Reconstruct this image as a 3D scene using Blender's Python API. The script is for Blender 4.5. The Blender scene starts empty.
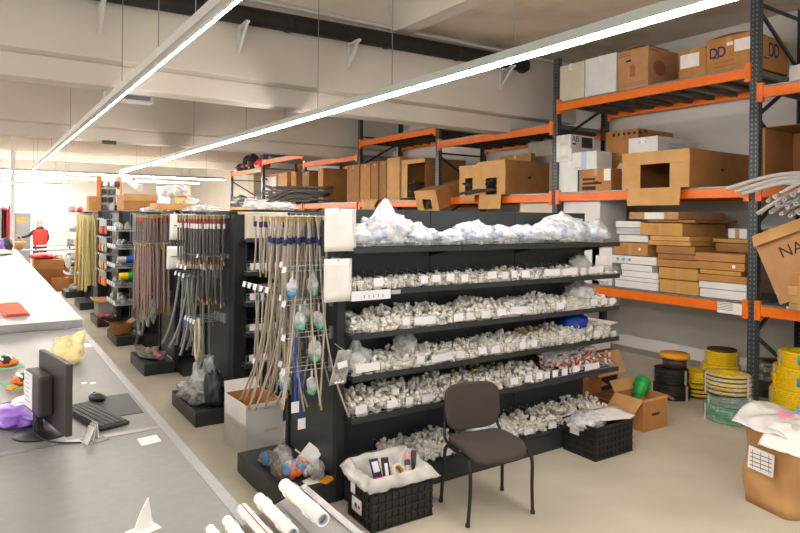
import bpy, math, random
from math import sin, cos, pi, radians, sqrt, atan2
from mathutils import Vector, Matrix, noise

R = random.Random(11)
COL = bpy.context.scene.collection
SC = bpy.context.scene
U = R.uniform

# ------------------------------------------------------------------ camera geometry (used to measure the room)
FPX, PX, PY, ROLL, EYE = 622.0, 400.0, 217.2, 0.0108, 2.05
YAW = atan2(419.0, 622.0)
SY, CY = sin(YAW), cos(YAW)
def _dir(u, v):
    a, b = u - PX, v - PY
    x, y = (a + ROLL * b) / FPX, -(b - ROLL * a) / FPX
    return Vector((SY + x * CY, CY - x * SY, y))
def onx(u, v, x):
    d = _dir(u, v); t = x / d.x; return Vector((x, d.y * t, EYE + d.z * t))
def ony(u, v, y):
    d = _dir(u, v); t = y / d.y; return Vector((d.x * t, y, EYE + d.z * t))
def onz(u, v, z):
    d = _dir(u, v); t = (z - EYE) / d.z; return Vector((d.x * t, d.y * t, z))

# ------------------------------------------------------------------ materials
def lin(h):
    h = h.lstrip('#'); o = []
    for i in (0, 2, 4):
        c = int(h[i:i + 2], 16) / 255
        o.append(c / 12.92 if c <= .04045 else ((c + .055) / 1.055) ** 2.4)
    return (o[0], o[1], o[2], 1)

def mat(name, col, rough=.5, metal=0, col2=None, scale=6, bump=0, bscale=40, spec=.5, stretch=None, detail=3, alpha=1, trans=0, lo=.35, hi=.65):
    m = bpy.data.materials.new(name); m.use_nodes = True
    nt = m.node_tree; b = nt.nodes['Principled BSDF']
    c = lin(col)
    b.inputs['Base Color'].default_value = c
    b.inputs['Roughness'].default_value = rough
    b.inputs['Metallic'].default_value = metal
    b.inputs['Specular IOR Level'].default_value = spec
    b.inputs['Alpha'].default_value = alpha
    b.inputs['Transmission Weight'].default_value = trans
    tc = nt.nodes.new('ShaderNodeTexCoord'); src = tc.outputs['Object']
    if stretch:
        mp = nt.nodes.new('ShaderNodeMapping'); mp.inputs['Scale'].default_value = stretch
        nt.links.new(src, mp.inputs['Vector']); src = mp.outputs['Vector']
    if col2:
        n = nt.nodes.new('ShaderNodeTexNoise'); n.inputs['Scale'].default_value = scale; n.inputs['Detail'].default_value = detail
        nt.links.new(src, n.inputs['Vector'])
        r = nt.nodes.new('ShaderNodeValToRGB')
        r.color_ramp.elements[0].position = lo; r.color_ramp.elements[0].color = c
        r.color_ramp.elements[1].position = hi; r.color_ramp.elements[1].color = lin(col2)
        nt.links.new(n.outputs['Fac'], r.inputs['Fac']); nt.links.new(r.outputs['Color'], b.inputs['Base Color'])
    if bump:
        n2 = nt.nodes.new('ShaderNodeTexNoise'); n2.inputs['Scale'].default_value = bscale; n2.inputs['Detail'].default_value = 4
        nt.links.new(src, n2.inputs['Vector'])
        bp = nt.nodes.new('ShaderNodeBump'); bp.inputs['Strength'].default_value = bump; bp.inputs['Distance'].default_value = .02
        nt.links.new(n2.outputs['Fac'], bp.inputs['Height']); nt.links.new(bp.outputs['Normal'], b.inputs['Normal'])
    return m

def emit(name, col, strength):
    m = bpy.data.materials.new(name); m.use_nodes = True
    b = m.node_tree.nodes['Principled BSDF']
    b.inputs['Base Color'].default_value = lin(col)
    b.inputs['Emission Color'].default_value = lin(col)
    b.inputs['Emission Strength'].default_value = strength
    return m

M = dict(
    floor=mat('polished_concrete', '#d0c7b6', .42, col2='#bdb3a3', scale=1.1, bump=.03, bscale=25, detail=6),
    ceiling=mat('ceiling_paint', '#d9d1c7', .8, col2='#d0c6ba', scale=.8),
    slab=mat('stained_slab_paint', '#d2c5b4', .8, col2='#b9a589', scale=1.6, detail=5, lo=.45, hi=.8),
    wall=mat('white_wall_paint', '#dcd8d2', .75, col2='#d0cac2', scale=.7),
    column=mat('old_column_paint', '#c9bda9', .8, col2='#9b8a72', scale=2.2, detail=6, lo=.45, hi=.8),
    base=mat('grey_wall_base', '#8d8780', .7),
    orange=mat('orange_beam_paint', '#f27604', .42, col2='#ea6d02', scale=5),
    post=mat('blue_grey_post_paint', '#30393f', .45, col2='#293136', scale=9),
    hole=mat('dark_slot', '#15181a', .8),
    deckm=mat('galvanised_deck', '#9a9c9a', .42, .65, col2='#83868a', scale=14),
    deckwood=mat('dark_deck_underside', '#6b5c50', .8, col2='#54483f', scale=8),
    shelf=mat('anthracite_shelf_steel', '#2f3335', .42, col2='#2b2e30', scale=4),
    shelfdark=mat('dark_shelf_steel', '#202223', .45, col2='#1d1f20', scale=4),
    panel=mat('anthracite_panel_steel', '#383d40', .4, col2='#33383a', scale=3),
    wire=mat('zinc_wire', '#c9cfd0', .3, .75),
    chrome=mat('chrome', '#d8dcdc', .18, .95),
    label=mat('white_label_paper', '#ece9ee', .6),
    paper=mat('white_paper', '#efece8', .7, col2='#e6e2dd', scale=8),
    print=mat('grey_print', '#75727a', .8),
    ink=mat('black_ink', '#2e2722', .8),
    blueink=mat('dark_blue_ink', '#232a5c', .7),
    redink=mat('red_ink', '#a8332b', .8),
    ltblue=mat('pale_blue_ink', '#b3c4de', .8),
    card=mat('brown_cardboard', '#b98249', .8, col2='#ae783f', scale=5),
    card2=mat('dull_cardboard', '#a47240', .85, col2='#976a3c', scale=5),
    card3=mat('light_cardboard', '#d0a066', .8, col2='#c6955b', scale=5),
    card4=mat('pinkish_cardboard', '#c09166', .8, col2='#b5855a', scale=5),
    cardy=mat('yellowish_flat_cardboard', '#c6964f', .8, col2='#ba8a44', scale=5),
    cream=mat('cream_carton', '#d9cdb9', .8, col2='#d1c4af', scale=4),
    white=mat('white_carton', '#e4e2e0', .7, col2='#dad8d6', scale=4),
    tape=mat('clear_brown_tape', '#b9935f', .3),
    lightbody=mat('white_fixture_enamel', '#dcdad6', .35, .2),
    channel=mat('galvanised_trunking', '#b9c2bd', .4, .4),
    tube=emit('lit_tube', '#fffaf2', 40.0), tubefar=emit('bright_lit_tube', '#fffaf2', 80.0),
    black=mat('black_plastic', '#1d1c1c', .45, col2='#232121', scale=10),
    blackm=mat('matte_black_metal', '#1b1a1a', .5),
    fabric=mat('brown_black_upholstery', '#4b413c', .95, col2='#423934', scale=180, bump=.12, bscale=260),
    counter=mat('grey_counter_laminate', '#878784', .38, col2='#828280', scale=30),
    counterw=mat('pale_counter_laminate', '#a5a3a1', .4, col2='#9d9a98', scale=30),
    alu=mat('brushed_aluminium', '#b4b4b4', .35, .7, stretch=(1, 30, 1), col2='#a8a8aa', scale=4),
    pvc=mat('white_pvc', '#f6f2ea', .6, spec=.3),
    pvc2=mat('greyish_pvc', '#ece8df', .6, spec=.3),
    pvc3=mat('cream_pvc', '#efe6d2', .6, spec=.3),
    steelhose=mat('braided_steel', '#c6bbac', .42, .35, col2='#a89c8c', scale=260, lo=.3, hi=.7),
    darkhose=mat('grey_braided_hose', '#6f6c69', .5, .3, col2='#565350', scale=260, lo=.3, hi=.7),
    brownhose=mat('brownish_braided_hose', '#93817a', .55, .25, col2='#7a6963', scale=260, lo=.3, hi=.7),
    pinkhose=mat('pinkish_braided_hose', '#b39a92', .55, .2, col2='#9a8079', scale=260, lo=.3, hi=.7),
    brass=mat('brass_nut', '#b49a6c', .35, .7),
    navy=mat('navy_collar', '#232b5e', .6),
    blue=mat('bright_blue_plastic', '#1546b8', .4),
    ltplastic=mat('light_blue_plastic', '#4f9bd0', .4),
    red=mat('red_plastic', '#c8241d', .45),
    pink=mat('pink_plastic', '#e88fa0', .5),
    green=mat('green_plastic', '#18a044', .4),
    teal=mat('sea_green_foam', '#7fc0a0', .7, col2='#5fa487', scale=40),
    orangep=mat('orange_plastic', '#ee6a1c', .45),
    yellow=mat('yellow_cable', '#f2cc05', .4, col2='#e6bd00', scale=40),
    yelltube=mat('pale_yellow_tube', '#dacb8c', .4),
    blackcable=mat('black_cable', '#23211f', .45),
    greencable=mat('green_cable', '#1f8f58', .45, col2='#16764a', scale=30),
    greygreen=mat('grey_green_cable', '#7c8f84', .45, col2='#5f7568', scale=30),
    browncable=mat('brown_cable', '#4a2c24', .5, col2='#3a221c', scale=30),
    lid=mat('amber_lid', '#eda01c', .4),
    kraft=mat('kraft_paper', '#bd8f5c', .8, col2='#ad7f4c', scale=3.5, bump=.25, bscale=7),
    foam=mat('dark_grey_foam_tube', '#55524f', .85, col2='#494643', scale=12),
    greytube=mat('pale_grey_conduit', '#bdb8b4', .5),
    greycoil=mat('grey_flexible_hose', '#8b8d8a', .5),
    creamhose=mat('cream_hose', '#cfc6a3', .5),
    skin=mat('skin', '#c99478', .6),
    hood=mat('black_sweatshirt', '#26262b', .9),
    vest=mat('red_quilted_vest', '#e0231e', .7),
    jeans=mat('dark_jeans', '#2a3550', .85),
    cap=mat('khaki_cap', '#9c8a68', .9),
    machine=mat('grey_machine_paint', '#7f8287', .5),
    screen=emit('orange_display', '#f0800c', .22),
    wicker=mat('wicker', '#cda268', .8, col2='#b58a52', scale=60),
    purple=mat('purple_bag', '#8a55c8', .35, col2='#a98ad8', scale=9),
    monitor=mat('dark_monitor_plastic', '#3a3433', .45),
    insul=mat('black_pipe_insulation', '#26211e', .75, col2='#1c1816', scale=6),
    wood=mat('wood', '#a88457', .7),
    dkgrey=mat('dark_grey_plastic', '#3f4143', .5),
    midgrey=mat('mid_grey_plastic', '#7d8082', .5),
    tin=mat('silver_blister', '#b4b8ba', .35, .3),
    stain=mat('dark_spool', '#4d352d', .6),
)

def film(name, col, dens, tint='#ffffff', rough=.18, nsc=16, ndt=4, col2=None):
    """clear crumpled plastic: part transparent, part glossy/translucent"""
    m = bpy.data.materials.new(name); m.use_nodes = True
    nt = m.node_tree; b = nt.nodes['Principled BSDF']; out = nt.nodes['Material Output']
    b.inputs['Base Color'].default_value = lin(col); b.inputs['Roughness'].default_value = rough
    tr = nt.nodes.new('ShaderNodeBsdfTransparent'); tr.inputs['Color'].default_value = lin(tint)
    mx = nt.nodes.new('ShaderNodeMixShader')
    tc = nt.nodes.new('ShaderNodeTexCoord')
    n = nt.nodes.new('ShaderNodeTexNoise'); n.inputs['Scale'].default_value = nsc; n.inputs['Detail'].default_value = ndt
    nt.links.new(tc.outputs['Object'], n.inputs['Vector'])
    mr = nt.nodes.new('ShaderNodeMapRange')
    mr.inputs['From Min'].default_value = .3; mr.inputs['From Max'].default_value = .7
    mr.inputs['To Min'].default_value = max(0, dens - .25); mr.inputs['To Max'].default_value = min(1, dens + .25)
    if col2:
        n3 = nt.nodes.new('ShaderNodeTexNoise'); n3.inputs['Scale'].default_value = 11; n3.inputs['Detail'].default_value = 3; nt.links.new(tc.outputs['Object'], n3.inputs['Vector'])
        r3 = nt.nodes.new('ShaderNodeValToRGB'); r3.color_ramp.elements[0].position = .52; r3.color_ramp.elements[1].position = .66; r3.color_ramp.elements[0].color = lin(col); r3.color_ramp.elements[1].color = lin(col2)
        nt.links.new(n3.outputs['Fac'], r3.inputs['Fac']); nt.links.new(r3.outputs['Color'], b.inputs['Base Color'])
    nt.links.new(n.outputs['Fac'], mr.inputs['Value']); nt.links.new(mr.outputs['Result'], mx.inputs['Fac'])
    nt.links.new(tr.outputs[0], mx.inputs[1]); nt.links.new(b.outputs[0], mx.inputs[2])
    bp = nt.nodes.new('ShaderNodeBump'); bp.inputs['Strength'].default_value = .28; bp.inputs['Distance'].default_value = .02
    nt.links.new(n.outputs['Fac'], bp.inputs['Height']); nt.links.new(bp.outputs['Normal'], b.inputs['Normal'])
    nt.links.new(mx.outputs[0], out.inputs['Surface'])
    return m
M['film'] = film('clear_film', '#f4f5f7', .5)
M['wrap'] = film('thin_wrap', '#eef4f0', .12, rough=.12)
M['liner'] = film('clear_liner', '#e4e2dd', .55, rough=.12, nsc=7, ndt=1)
M['filmblue'] = film('bluish_film', '#f0f2f6', .74, col2='#b9c9ea')
M['filmwhite'] = film('milky_film', '#e9e7e4', .85, nsc=6, ndt=1)
M['filmgrey'] = film('greyish_film', '#c4c2be', .5)
M['filmyellow'] = film('yellow_film', '#f0e0a0', .8, rough=.3)

def slotted(name, col, slot):
    """post paint with two columns of punched slots down the face (a pattern in the post's own frame)"""
    m = mat(name, col, .45); nt = m.node_tree; b = nt.nodes['Principled BSDF']; N = nt.nodes.new; K = nt.links.new
    tc = N('ShaderNodeTexCoord'); sp = N('ShaderNodeSeparateXYZ'); K(tc.outputs['Object'], sp.inputs[0])
    def mth(op, a, v=None, w=None):
        n = N('ShaderNodeMath'); n.operation = op
        for i, q in enumerate((a, v, w)):
            if q is None: continue
            if isinstance(q, (int, float)): n.inputs[i].default_value = q
            else: K(q, n.inputs[i])
        return n.outputs[0]
    ay = mth('ABSOLUTE', sp.outputs['Y']); col_ = mth('LESS_THAN', mth('ABSOLUTE', mth('SUBTRACT', ay, .021)), .007)
    ax = mth('ABSOLUTE', sp.outputs['X']); cx = mth('MULTIPLY', mth('GREATER_THAN', ay, .049), mth('LESS_THAN', mth('ABSOLUTE', mth('SUBTRACT', ax, .042)), .009))
    row = mth('LESS_THAN', mth('FRACT', mth('MULTIPLY', sp.outputs['Z'], 20)), .45)
    f = mth('MULTIPLY', mth('MAXIMUM', col_, cx), row)
    mx = N('ShaderNodeMix'); mx.data_type = 'RGBA'; mx.inputs['A'].default_value = lin(col); mx.inputs['B'].default_value = lin(slot)
    K(f, mx.inputs['Factor']); K(mx.outputs['Result'], b.inputs['Base Color'])
    return m
M['slotpost'] = slotted('slotted_post_paint', '#30393f', '#6f6f6a')

# ------------------------------------------------------------------ mesh builder
class MB:
    def __init__(s): s.v = []; s.f = []; s.sm = []
    def _add(s, vs, fs, smooth=False):
        o = len(s.v); s.v += [Vector(p) for p in vs]
        for f in fs: s.f.append([i + o for i in f]); s.sm.append(smooth)
        return s
    def box(s, x0, x1, y0, y1, z0, z1):
        return s._add([(x0, y0, z0), (x1, y0, z0), (x1, y1, z0), (x0, y1, z0), (x0, y0, z1), (x1, y0, z1), (x1, y1, z1), (x0, y1, z1)],
                      [(0, 3, 2, 1), (4, 5, 6, 7), (0, 1, 5, 4), (1, 2, 6, 5), (2, 3, 7, 6), (3, 0, 4, 7)])
    def obox(s, c, size, rot=None):
        a, b, d = (q / 2 for q in size); m = MB().box(-a, a, -b, b, -d, d)
        return s.add(m, Matrix.Translation(Vector(c)) @ (rot.to_4x4() if rot else Matrix.Identity(4)))
    def bar(s, p0, p1, w, h):
        p0, p1 = Vector(p0), Vector(p1); d = (p1 - p0)
        q = d.to_track_quat('X', 'Z').to_matrix()
        return s.obox((p0 + p1) / 2, (d.length, w, h), q)
    def add(s, o, mtx=None):
        k = len(s.v); s.v += [(mtx @ p if mtx else p.copy()) for p in o.v]
        s.f += [[i + k for i in f] for f in o.f]; s.sm += o.sm
        return s
    def cyl(s, p0, p1, r0, r1=None, n=12, caps=True):
        return s.tube([p0, p1], [r0, r0 if r1 is None else r1], n, caps)
    def tube(s, pts, r, n=8, caps=True, closed=False):
        pts = [Vector(p) for p in pts]; L = len(pts)
        rs = r if isinstance(r, (list, tuple)) else [r] * L
        vs, fs = [], []
        prev = None
        for i, p in enumerate(pts):
            if closed: t = pts[(i + 1) % L] - pts[i - 1]
            else: t = pts[min(i + 1, L - 1)] - pts[max(i - 1, 0)]
            t = t.normalized() if t.length > 1e-9 else Vector((0, 0, 1))
            if prev is None:
                a = Vector((0, 0, 1)) if abs(t.z) < .9 else Vector((1, 0, 0))
                x = t.cross(a).normalized()
            else:
                x = prev - t * prev.dot(t)
                x = x.normalized() if x.length > 1e-6 else t.orthogonal().normalized()
            prev = x; y = t.cross(x)
            for k in range(n):
                a = 2 * pi * k / n
                vs.append(p + (x * cos(a) + y * sin(a)) * rs[i])
        for i in range(L if closed else L - 1):
            j = (i + 1) % L
            for k in range(n):
                fs.append((i * n + k, i * n + (k + 1) % n, j * n + (k + 1) % n, j * n + k))
        s._add(vs, fs, True)
        if caps and not closed:
            s._add(vs[:n], [tuple(range(n))[::-1]]); s._add(vs[-n:], [tuple(range(n))])
        return s
    def lathe(s, prof, n=20, c=(0, 0, 0), smooth=True):
        c = Vector(c); vs, fs = [], []
        for r, z in prof:
            for k in range(n):
                a = 2 * pi * k / n; vs.append(c + Vector((r * cos(a), r * sin(a), z)))
        for i in range(len(prof) - 1):
            for k in range(n):
                fs.append((i * n + k, i * n + (k + 1) % n, (i + 1) * n + (k + 1) % n, (i + 1) * n + k))
        return s._add(vs, fs, smooth)
    def pipe(s, p0, p1, ro, ri, n=14):
        """hollow tube with open ends"""
        p0, p1 = Vector(p0), Vector(p1); q = (p1 - p0).to_track_quat('Z', 'Y').to_matrix().to_4x4(); L = (p1 - p0).length
        m = MB().lathe([(ro, 0), (ro, L), (ri, L), (ri, 0), (ro, 0)], n)
        m.sm = [abs((m.v[f[0]] - m.v[f[3]]).z) > 1e-6 for f in m.f]
        return s.add(m, Matrix.Translation(p0) @ q)
    def grid(s, fn, nu, nv, smooth=True):
        vs = [fn(i / nu, j / nv) for i in range(nu + 1) for j in range(nv + 1)]
        fs = [(i * (nv + 1) + j, (i + 1) * (nv + 1) + j, (i + 1) * (nv + 1) + j + 1, i * (nv + 1) + j + 1) for i in range(nu) for j in range(nv)]
        return s._add(vs, fs, smooth)
    def sheet(s, fn, nu, nv, t=.002, smooth=True):
        """a thin sheet with real thickness"""
        g = MB().grid(fn, nu, nv); n = len(g.v); nn = [Vector((0, 0, 0)) for _ in range(n)]
        for f in g.f:
            a, b, c = g.v[f[0]], g.v[f[1]], g.v[f[2]]; q = (b - a).cross(c - a)
            for i in f: nn[i] += q
        top = g.v; bot = [p - (nn[i].normalized() if nn[i].length else Vector((0, 0, 1))) * t for i, p in enumerate(top)]
        fs = [tuple(f) for f in g.f] + [tuple(i + n for i in reversed(f)) for f in g.f]
        w = nv + 1; ring = [i * w for i in range(nu + 1)] + [nu * w + j for j in range(1, nv + 1)] + [i * w + nv for i in range(nu - 1, -1, -1)] + [j for j in range(nv - 1, 0, -1)]
        for k in range(len(ring)):
            a, b = ring[k], ring[(k + 1) % len(ring)]; fs.append((b, a, a + n, b + n))
        return s._add(list(top) + bot, fs, smooth)
    def prism(s, pts, axis, a, b):
        """polygon pts (2-D) swept along an axis"""
        n = len(pts)
        def p3(p, t): return {'x': (t, p[0], p[1]), 'y': (p[0], t, p[1]), 'z': (p[0], p[1], t)}[axis]
        vs = [p3(p, a) for p in pts] + [p3(p, b) for p in pts]
        fs = [tuple(range(n))[::-1], tuple(range(n, 2 * n))] + [(i, (i + 1) % n, n + (i + 1) % n, n + i) for i in range(n)]
        return s._add(vs, fs)
    def build(s, name, m, parent=None, loc=None, bevel=0, normals=True):
        me = bpy.data.meshes.new(name); me.from_pydata([tuple(p) for p in s.v], [], s.f)
        me.polygons.foreach_set('use_smooth', s.sm); me.update()
        if normals:
            import bmesh
            bm = bmesh.new(); bm.from_mesh(me); bmesh.ops.recalc_face_normals(bm, faces=bm.faces); bm.to_mesh(me); bm.free()
        for q in (m if isinstance(m, list) else [m]): me.materials.append(M[q] if isinstance(q, str) else q)
        o = bpy.data.objects.new(name, me); COL.objects.link(o)
        if parent: o.parent = parent
        if loc: o.location = loc
        if bevel:
            md = o.modifiers.new('bevel', 'BEVEL'); md.width = bevel; md.segments = 2; md.limit_method = 'ANGLE'
        return o

def tag(o, label, cat, group=None, kind=None):
    if label: o['label'] = label
    if cat: o['category'] = cat
    if group: o['group'] = group
    if kind: o['kind'] = kind
    return o
def thing(name, label, cat, loc=(0, 0, 0), rz=0, group=None):
    o = bpy.data.objects.new(name, None); COL.objects.link(o); o.location = loc; o.rotation_euler = (0, 0, rz)
    o.empty_display_size = .1
    return tag(o, label, cat, group)
def struct(name, mb, m, **k):
    o = mb.build(name, m, **k); o['kind'] = 'structure'; return o
KIDS = {}
def copy_tree(o, parent=None):
    c = o.copy(); COL.objects.link(c)
    if parent: c.parent = parent
    for ch in list(o.children): copy_tree(ch, c)
    return c
def text_mesh(name, txt, size, m, parent, loc, rot, depth=.0006, align='LEFT'):
    cu = bpy.data.curves.new('t', 'FONT'); cu.body = txt; cu.size = size; cu.extrude = depth; cu.align_x = align
    t = bpy.data.objects.new('t', cu); COL.objects.link(t)
    dg = bpy.context.evaluated_depsgraph_get(); me = bpy.data.meshes.new_from_object(t.evaluated_get(dg))
    bpy.data.objects.remove(t); bpy.data.curves.remove(cu)
    me.name = name; me.materials.clear(); me.materials.append(M[m])
    o = bpy.data.objects.new(name, me); COL.objects.link(o); o.parent = parent; o.location = loc; o.rotation_euler = rot
    return o

def blob(rx, ry, rz, seed, amp=.25, freq=2.2, fine=.08, flat=True, peaks=(), sub=4):
    """a lumpy bag: a sphere pushed about by noise, flattened where it rests"""
    import bmesh
    bm = bmesh.new(); bmesh.ops.create_icosphere(bm, subdivisions=sub, radius=1)
    vs = [v.co.copy() for v in bm.verts]; fs = [[q.index for q in f.verts] for f in bm.faces]; bm.free()
    out = []; sd = Vector((seed * 3.7, seed * 1.3, seed * 2.1))
    for p in vs:
        k = 1 + amp * noise.noise(p * freq + sd) + fine * noise.noise(p * 9 + sd) + fine * .7 * noise.noise(p * 19 + sd)
        q = p * k
        for (dx, dy, dz, h, w) in peaks:
            d = Vector((dx, dy, dz)).normalized(); a = p.dot(d)
            if a > 1 - w: q += d * h * ((a - 1 + w) / w) ** 1.6
        z = q.z * rz + rz * .72
        if flat and z < 0: z *= .04
        out.append((q.x * rx, q.y * ry, max(z, 0) if flat else z))
    m = MB(); m._add(out, fs, True)
    return m

def arc(c, r, a0, a1, n, plane='xz'):
    o = []
    for i in range(n + 1):
        a = a0 + (a1 - a0) * i / n; x, z = r * cos(a), r * sin(a)
        o.append(Vector(c) + {'xz': Vector((x, 0, z)), 'yz': Vector((0, x, z)), 'xy': Vector((x, z, 0))}[plane])
    return o
def smoothpath(pts, k=4):
    pts = [Vector(p) for p in pts]; o = []
    for i in range(len(pts) - 1):
        p0, p1, p2, p3 = pts[max(i - 1, 0)], pts[i], pts[i + 1], pts[min(i + 2, len(pts) - 1)]
        for j in range(k):
            t = j / k
            o.append(.5 * ((2 * p1) + (p2 - p0) * t + (2 * p0 - 5 * p1 + 4 * p2 - p3) * t * t + (3 * p1 - p0 - 3 * p2 + p3) * t ** 3))
    o.append(pts[-1]); return o

# ------------------------------------------------------------------ the setting
struct('floor', MB().box(-7, 8.6, -4, 31, -.1, 0), 'floor')
struct('ceiling', MB().box(-7, 4.72, -4, 31, 5.0, 5.1).box(4.72, 8.6, -4, 31, 4.66, 5.1), 'slab')
struct('wall_right', MB().box(8.35, 8.6, -4, 31, 0, 4.66), 'wall')
struct('wall_back', MB().box(-7, 8.35, 30.5, 30.8, 0, 5.0), 'wall')
struct('baseboard_right', MB().box(8.32, 8.35, -4, 30.5, 0, .08), 'base')
k = 0
for y, zb in ((7.3, 3.42), (12.8, 3.42), (21.1, 3.63)):
    k += 1
    struct('trim_%d' % k, MB().box(-7, 8.35, y, y + .32, zb, zb + .24).box(-7, 8.35, y - .22, y + .3, zb + .24, 5.0), 'ceiling', bevel=.012)
    k += 1
    struct('trim_%d' % k, MB().box(7.95, 8.35, y - .05, y + .5, 0, 5.0), 'column')
for i, x in enumerate((-2.4, 1.2, 4.72, 7.9)):
    for y0, y1 in ((-4, 7.08), (7.6, 12.58)):
        k += 1
        if x == 7.9: continue
        struct('trim_%d' % k, MB().prism([(x - .2, 5.0), (x - .12, 4.55), (x + .12, 4.55), (x + .2, 5.0)], 'y', y0, y1), 'ceiling')

# insulated pipe under the ceiling on wall brackets
o = thing('ceiling_pipe', 'thick black insulated pipe running along the concrete beam under the ceiling', 'pipe', (0, 6.93, 4.33))
pts = [(-6.5, 0, -.06), (0, 0, -.04), (3.5, 0, .04), (6.9, 0, .1)] + [(6.9 + .12 * sin(a), .12 - .12 * cos(a), .1) for a in (.5, 1.0, 1.57)]
MB().tube(pts, .105, 16).build('insulation', 'insul', o)
for x in (-1.2, 2.0, 3.0, 4.4, 5.6):
    MB().cyl((x, 0, -.04 + .02 * x), (x + .05, 0, -.04 + .02 * x), .11, n=16).build('tape_band', 'black', o)
for i, (x, w) in enumerate(((1.0, 'leftmost in view'), (2.47, 'second from the left'), (3.92, 'third from the left'), (6.6, 'near the right wall'))):
    b = MB(); z = 4.33 - .115 + .024 * (x - 1)
    b.box(x - .02, x + .02, 6.76, 7.08, z - .03, z - .002).box(x - .02, x + .02, 7.05, 7.08, z - .32, z).bar((x, 6.8, z - .02), (x, 7.06, z - .3), .03, .03)
    br_ = b.build('pipe_bracket', 'lightbody', o); br_.location = (0, -6.93, -4.33); br_['label'] = 'white triangular bracket, ' + w
tag(MB().tube([(-6.5, 6.98, 4.5), (8.3, 6.98, 4.6)], .025, 8).build('conduit', 'lightbody'), 'thin white conduit running above the black pipe', 'conduit')

# ------------------------------------------------------------------ lights
def light_row(name, label, p0, p1, w, lit, wires, group='suspended strip lights'):
    """trunking with a lit strip under it; made in its own frame along +X"""
    p0, p1 = Vector(p0), Vector(p1); d = p1 - p0; L = d.length
    o = thing(name, label, 'light', p0, atan2(d.y, d.x), group)
    MB().box(0, L, -w / 2, w / 2, .012, .062).box(0, L, -w * .32, w * .32, .062, .085).build('trunking', 'channel' if lit else 'lightbody', o)
    t = MB()
    if lit: t.box(0, L, -w * .3, w * .3, -.012, .012)
    else: t.box(0, L, -w * .5, -w * .34, .0, .012)
    t.build('light_strip', 'tubefar' if p0.x < -2.9 else 'tube', o)
    if not lit: MB().box(0, L, -w * .3, w * .5, .002, .012).build('dark_lens', 'lightbody', o)
    for s in wires:
        MB().cyl((s, 0, .08), (s, 0, 5.0 - p0.z), .004, n=5, caps=False).build('suspension_wire', 'midgrey', o)
light_row('strip_light', 'long lit white strip light running above the shelving to the far end', (3.2, -3.9, 3.2), (3.2, 18.6, 3.2), .062, True,
          [onx(u, 80, 3.2).y + 3.9 for u in (514, 392, 318)] + [11.3, 12.7, 15.4, 17.9, 20.4])
light_row('strip_light', 'narrow grey-white strip light above the counters, bright along one edge only', (1.1, -1.5, 3.2), (1.1, 18.9, 3.2), .085, False,
          [onx(u, 80, 1.1).y + 1.5 for u in (195, 158, 122)] + [9, 12, 15, 18.5])
light_row('strip_light', 'nearest of the lit strip lights crossing the far end of the shop', (-3, 20.1, 3.2), (6.6, 20.1, 3.2), .09, True, [2, 4.2, 5, 7, 9])
light_row('strip_light', 'second lit strip light across the far end, behind the nearest one', (-3, 23, 3.2), (6.6, 23, 3.2), .09, True, [3, 5, 7, 9])
light_row('strip_light', 'short lit strip light farthest back near the white end wall', (-3, 29, 3.2), (3.1, 29, 3.2), .09, True, [2, 4, 6])
for x in (-2.3,):  # unseen row, added and run on behind the camera to brighten the shelf fronts
    light_row('strip_light', 'added lit strip light left of the counters, unseen outside the picture', (x, -3.9, 3.2), (x, 18.9, 3.2), .085, True, [3, 9, 15, 20])
b = thing('smoke_detector', 'small black ceiling sensor on the second beam', 'sensor', ony(104, 142, 12.5))
MB().box(-.03, .2, -.04, .04, -.03, .03).build('body', 'dkgrey', b); MB().cyl((.1, 0, .02), (.1, .2, .05), .015).build('stalk', 'dkgrey', b)
b = thing('ceiling_heater', 'flat pale unit hanging from the ceiling behind the left strip light', 'heater', ony(128, 97, 9.5))
MB().box(-.3, .35, 0, .25, -.05, .06).build('housing', 'lightbody', b); MB().box(-.25, .3, -.01, 0, -.03, .03).build('grille', 'midgrey', b)
for x in (-.2, .25): MB().cyl((x, .12, .06), (x, .12, 5.0 - b.location.z), .006, n=6).build('drop_rod', 'midgrey', b)

# ------------------------------------------------------------------ camera, world
cam = bpy.data.cameras.new('camera'); co = bpy.data.objects.new('camera', cam); COL.objects.link(co)
cam.sensor_width = 36; cam.lens = 36 * FPX / 800; cam.shift_y = -(266.5 - PY) / 800; cam.clip_start = .05
co.matrix_world = Matrix.Translation((0, 0, EYE)) @ Matrix.Rotation(-YAW, 4, 'Z') @ Matrix.Rotation(pi / 2, 4, 'X') @ Matrix.Rotation(ROLL, 4, 'Z')
SC.camera = co
w = bpy.data.worlds.new('hall_ambient'); SC.world = w; w.use_nodes = True  # even fill light added through the open sides, in place of the unbuilt hall
w.node_tree.nodes['Background'].inputs['Color'].default_value = lin('#fffaf4')
w.node_tree.nodes['Background'].inputs['Strength'].default_value = .35
SC.view_settings.view_transform = 'Standard'; SC.view_settings.look = 'None'; SC.view_settings.gamma = 1
SC.view_settings.use_curve_mapping = False; SC.view_settings.exposure = 1.32
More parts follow.
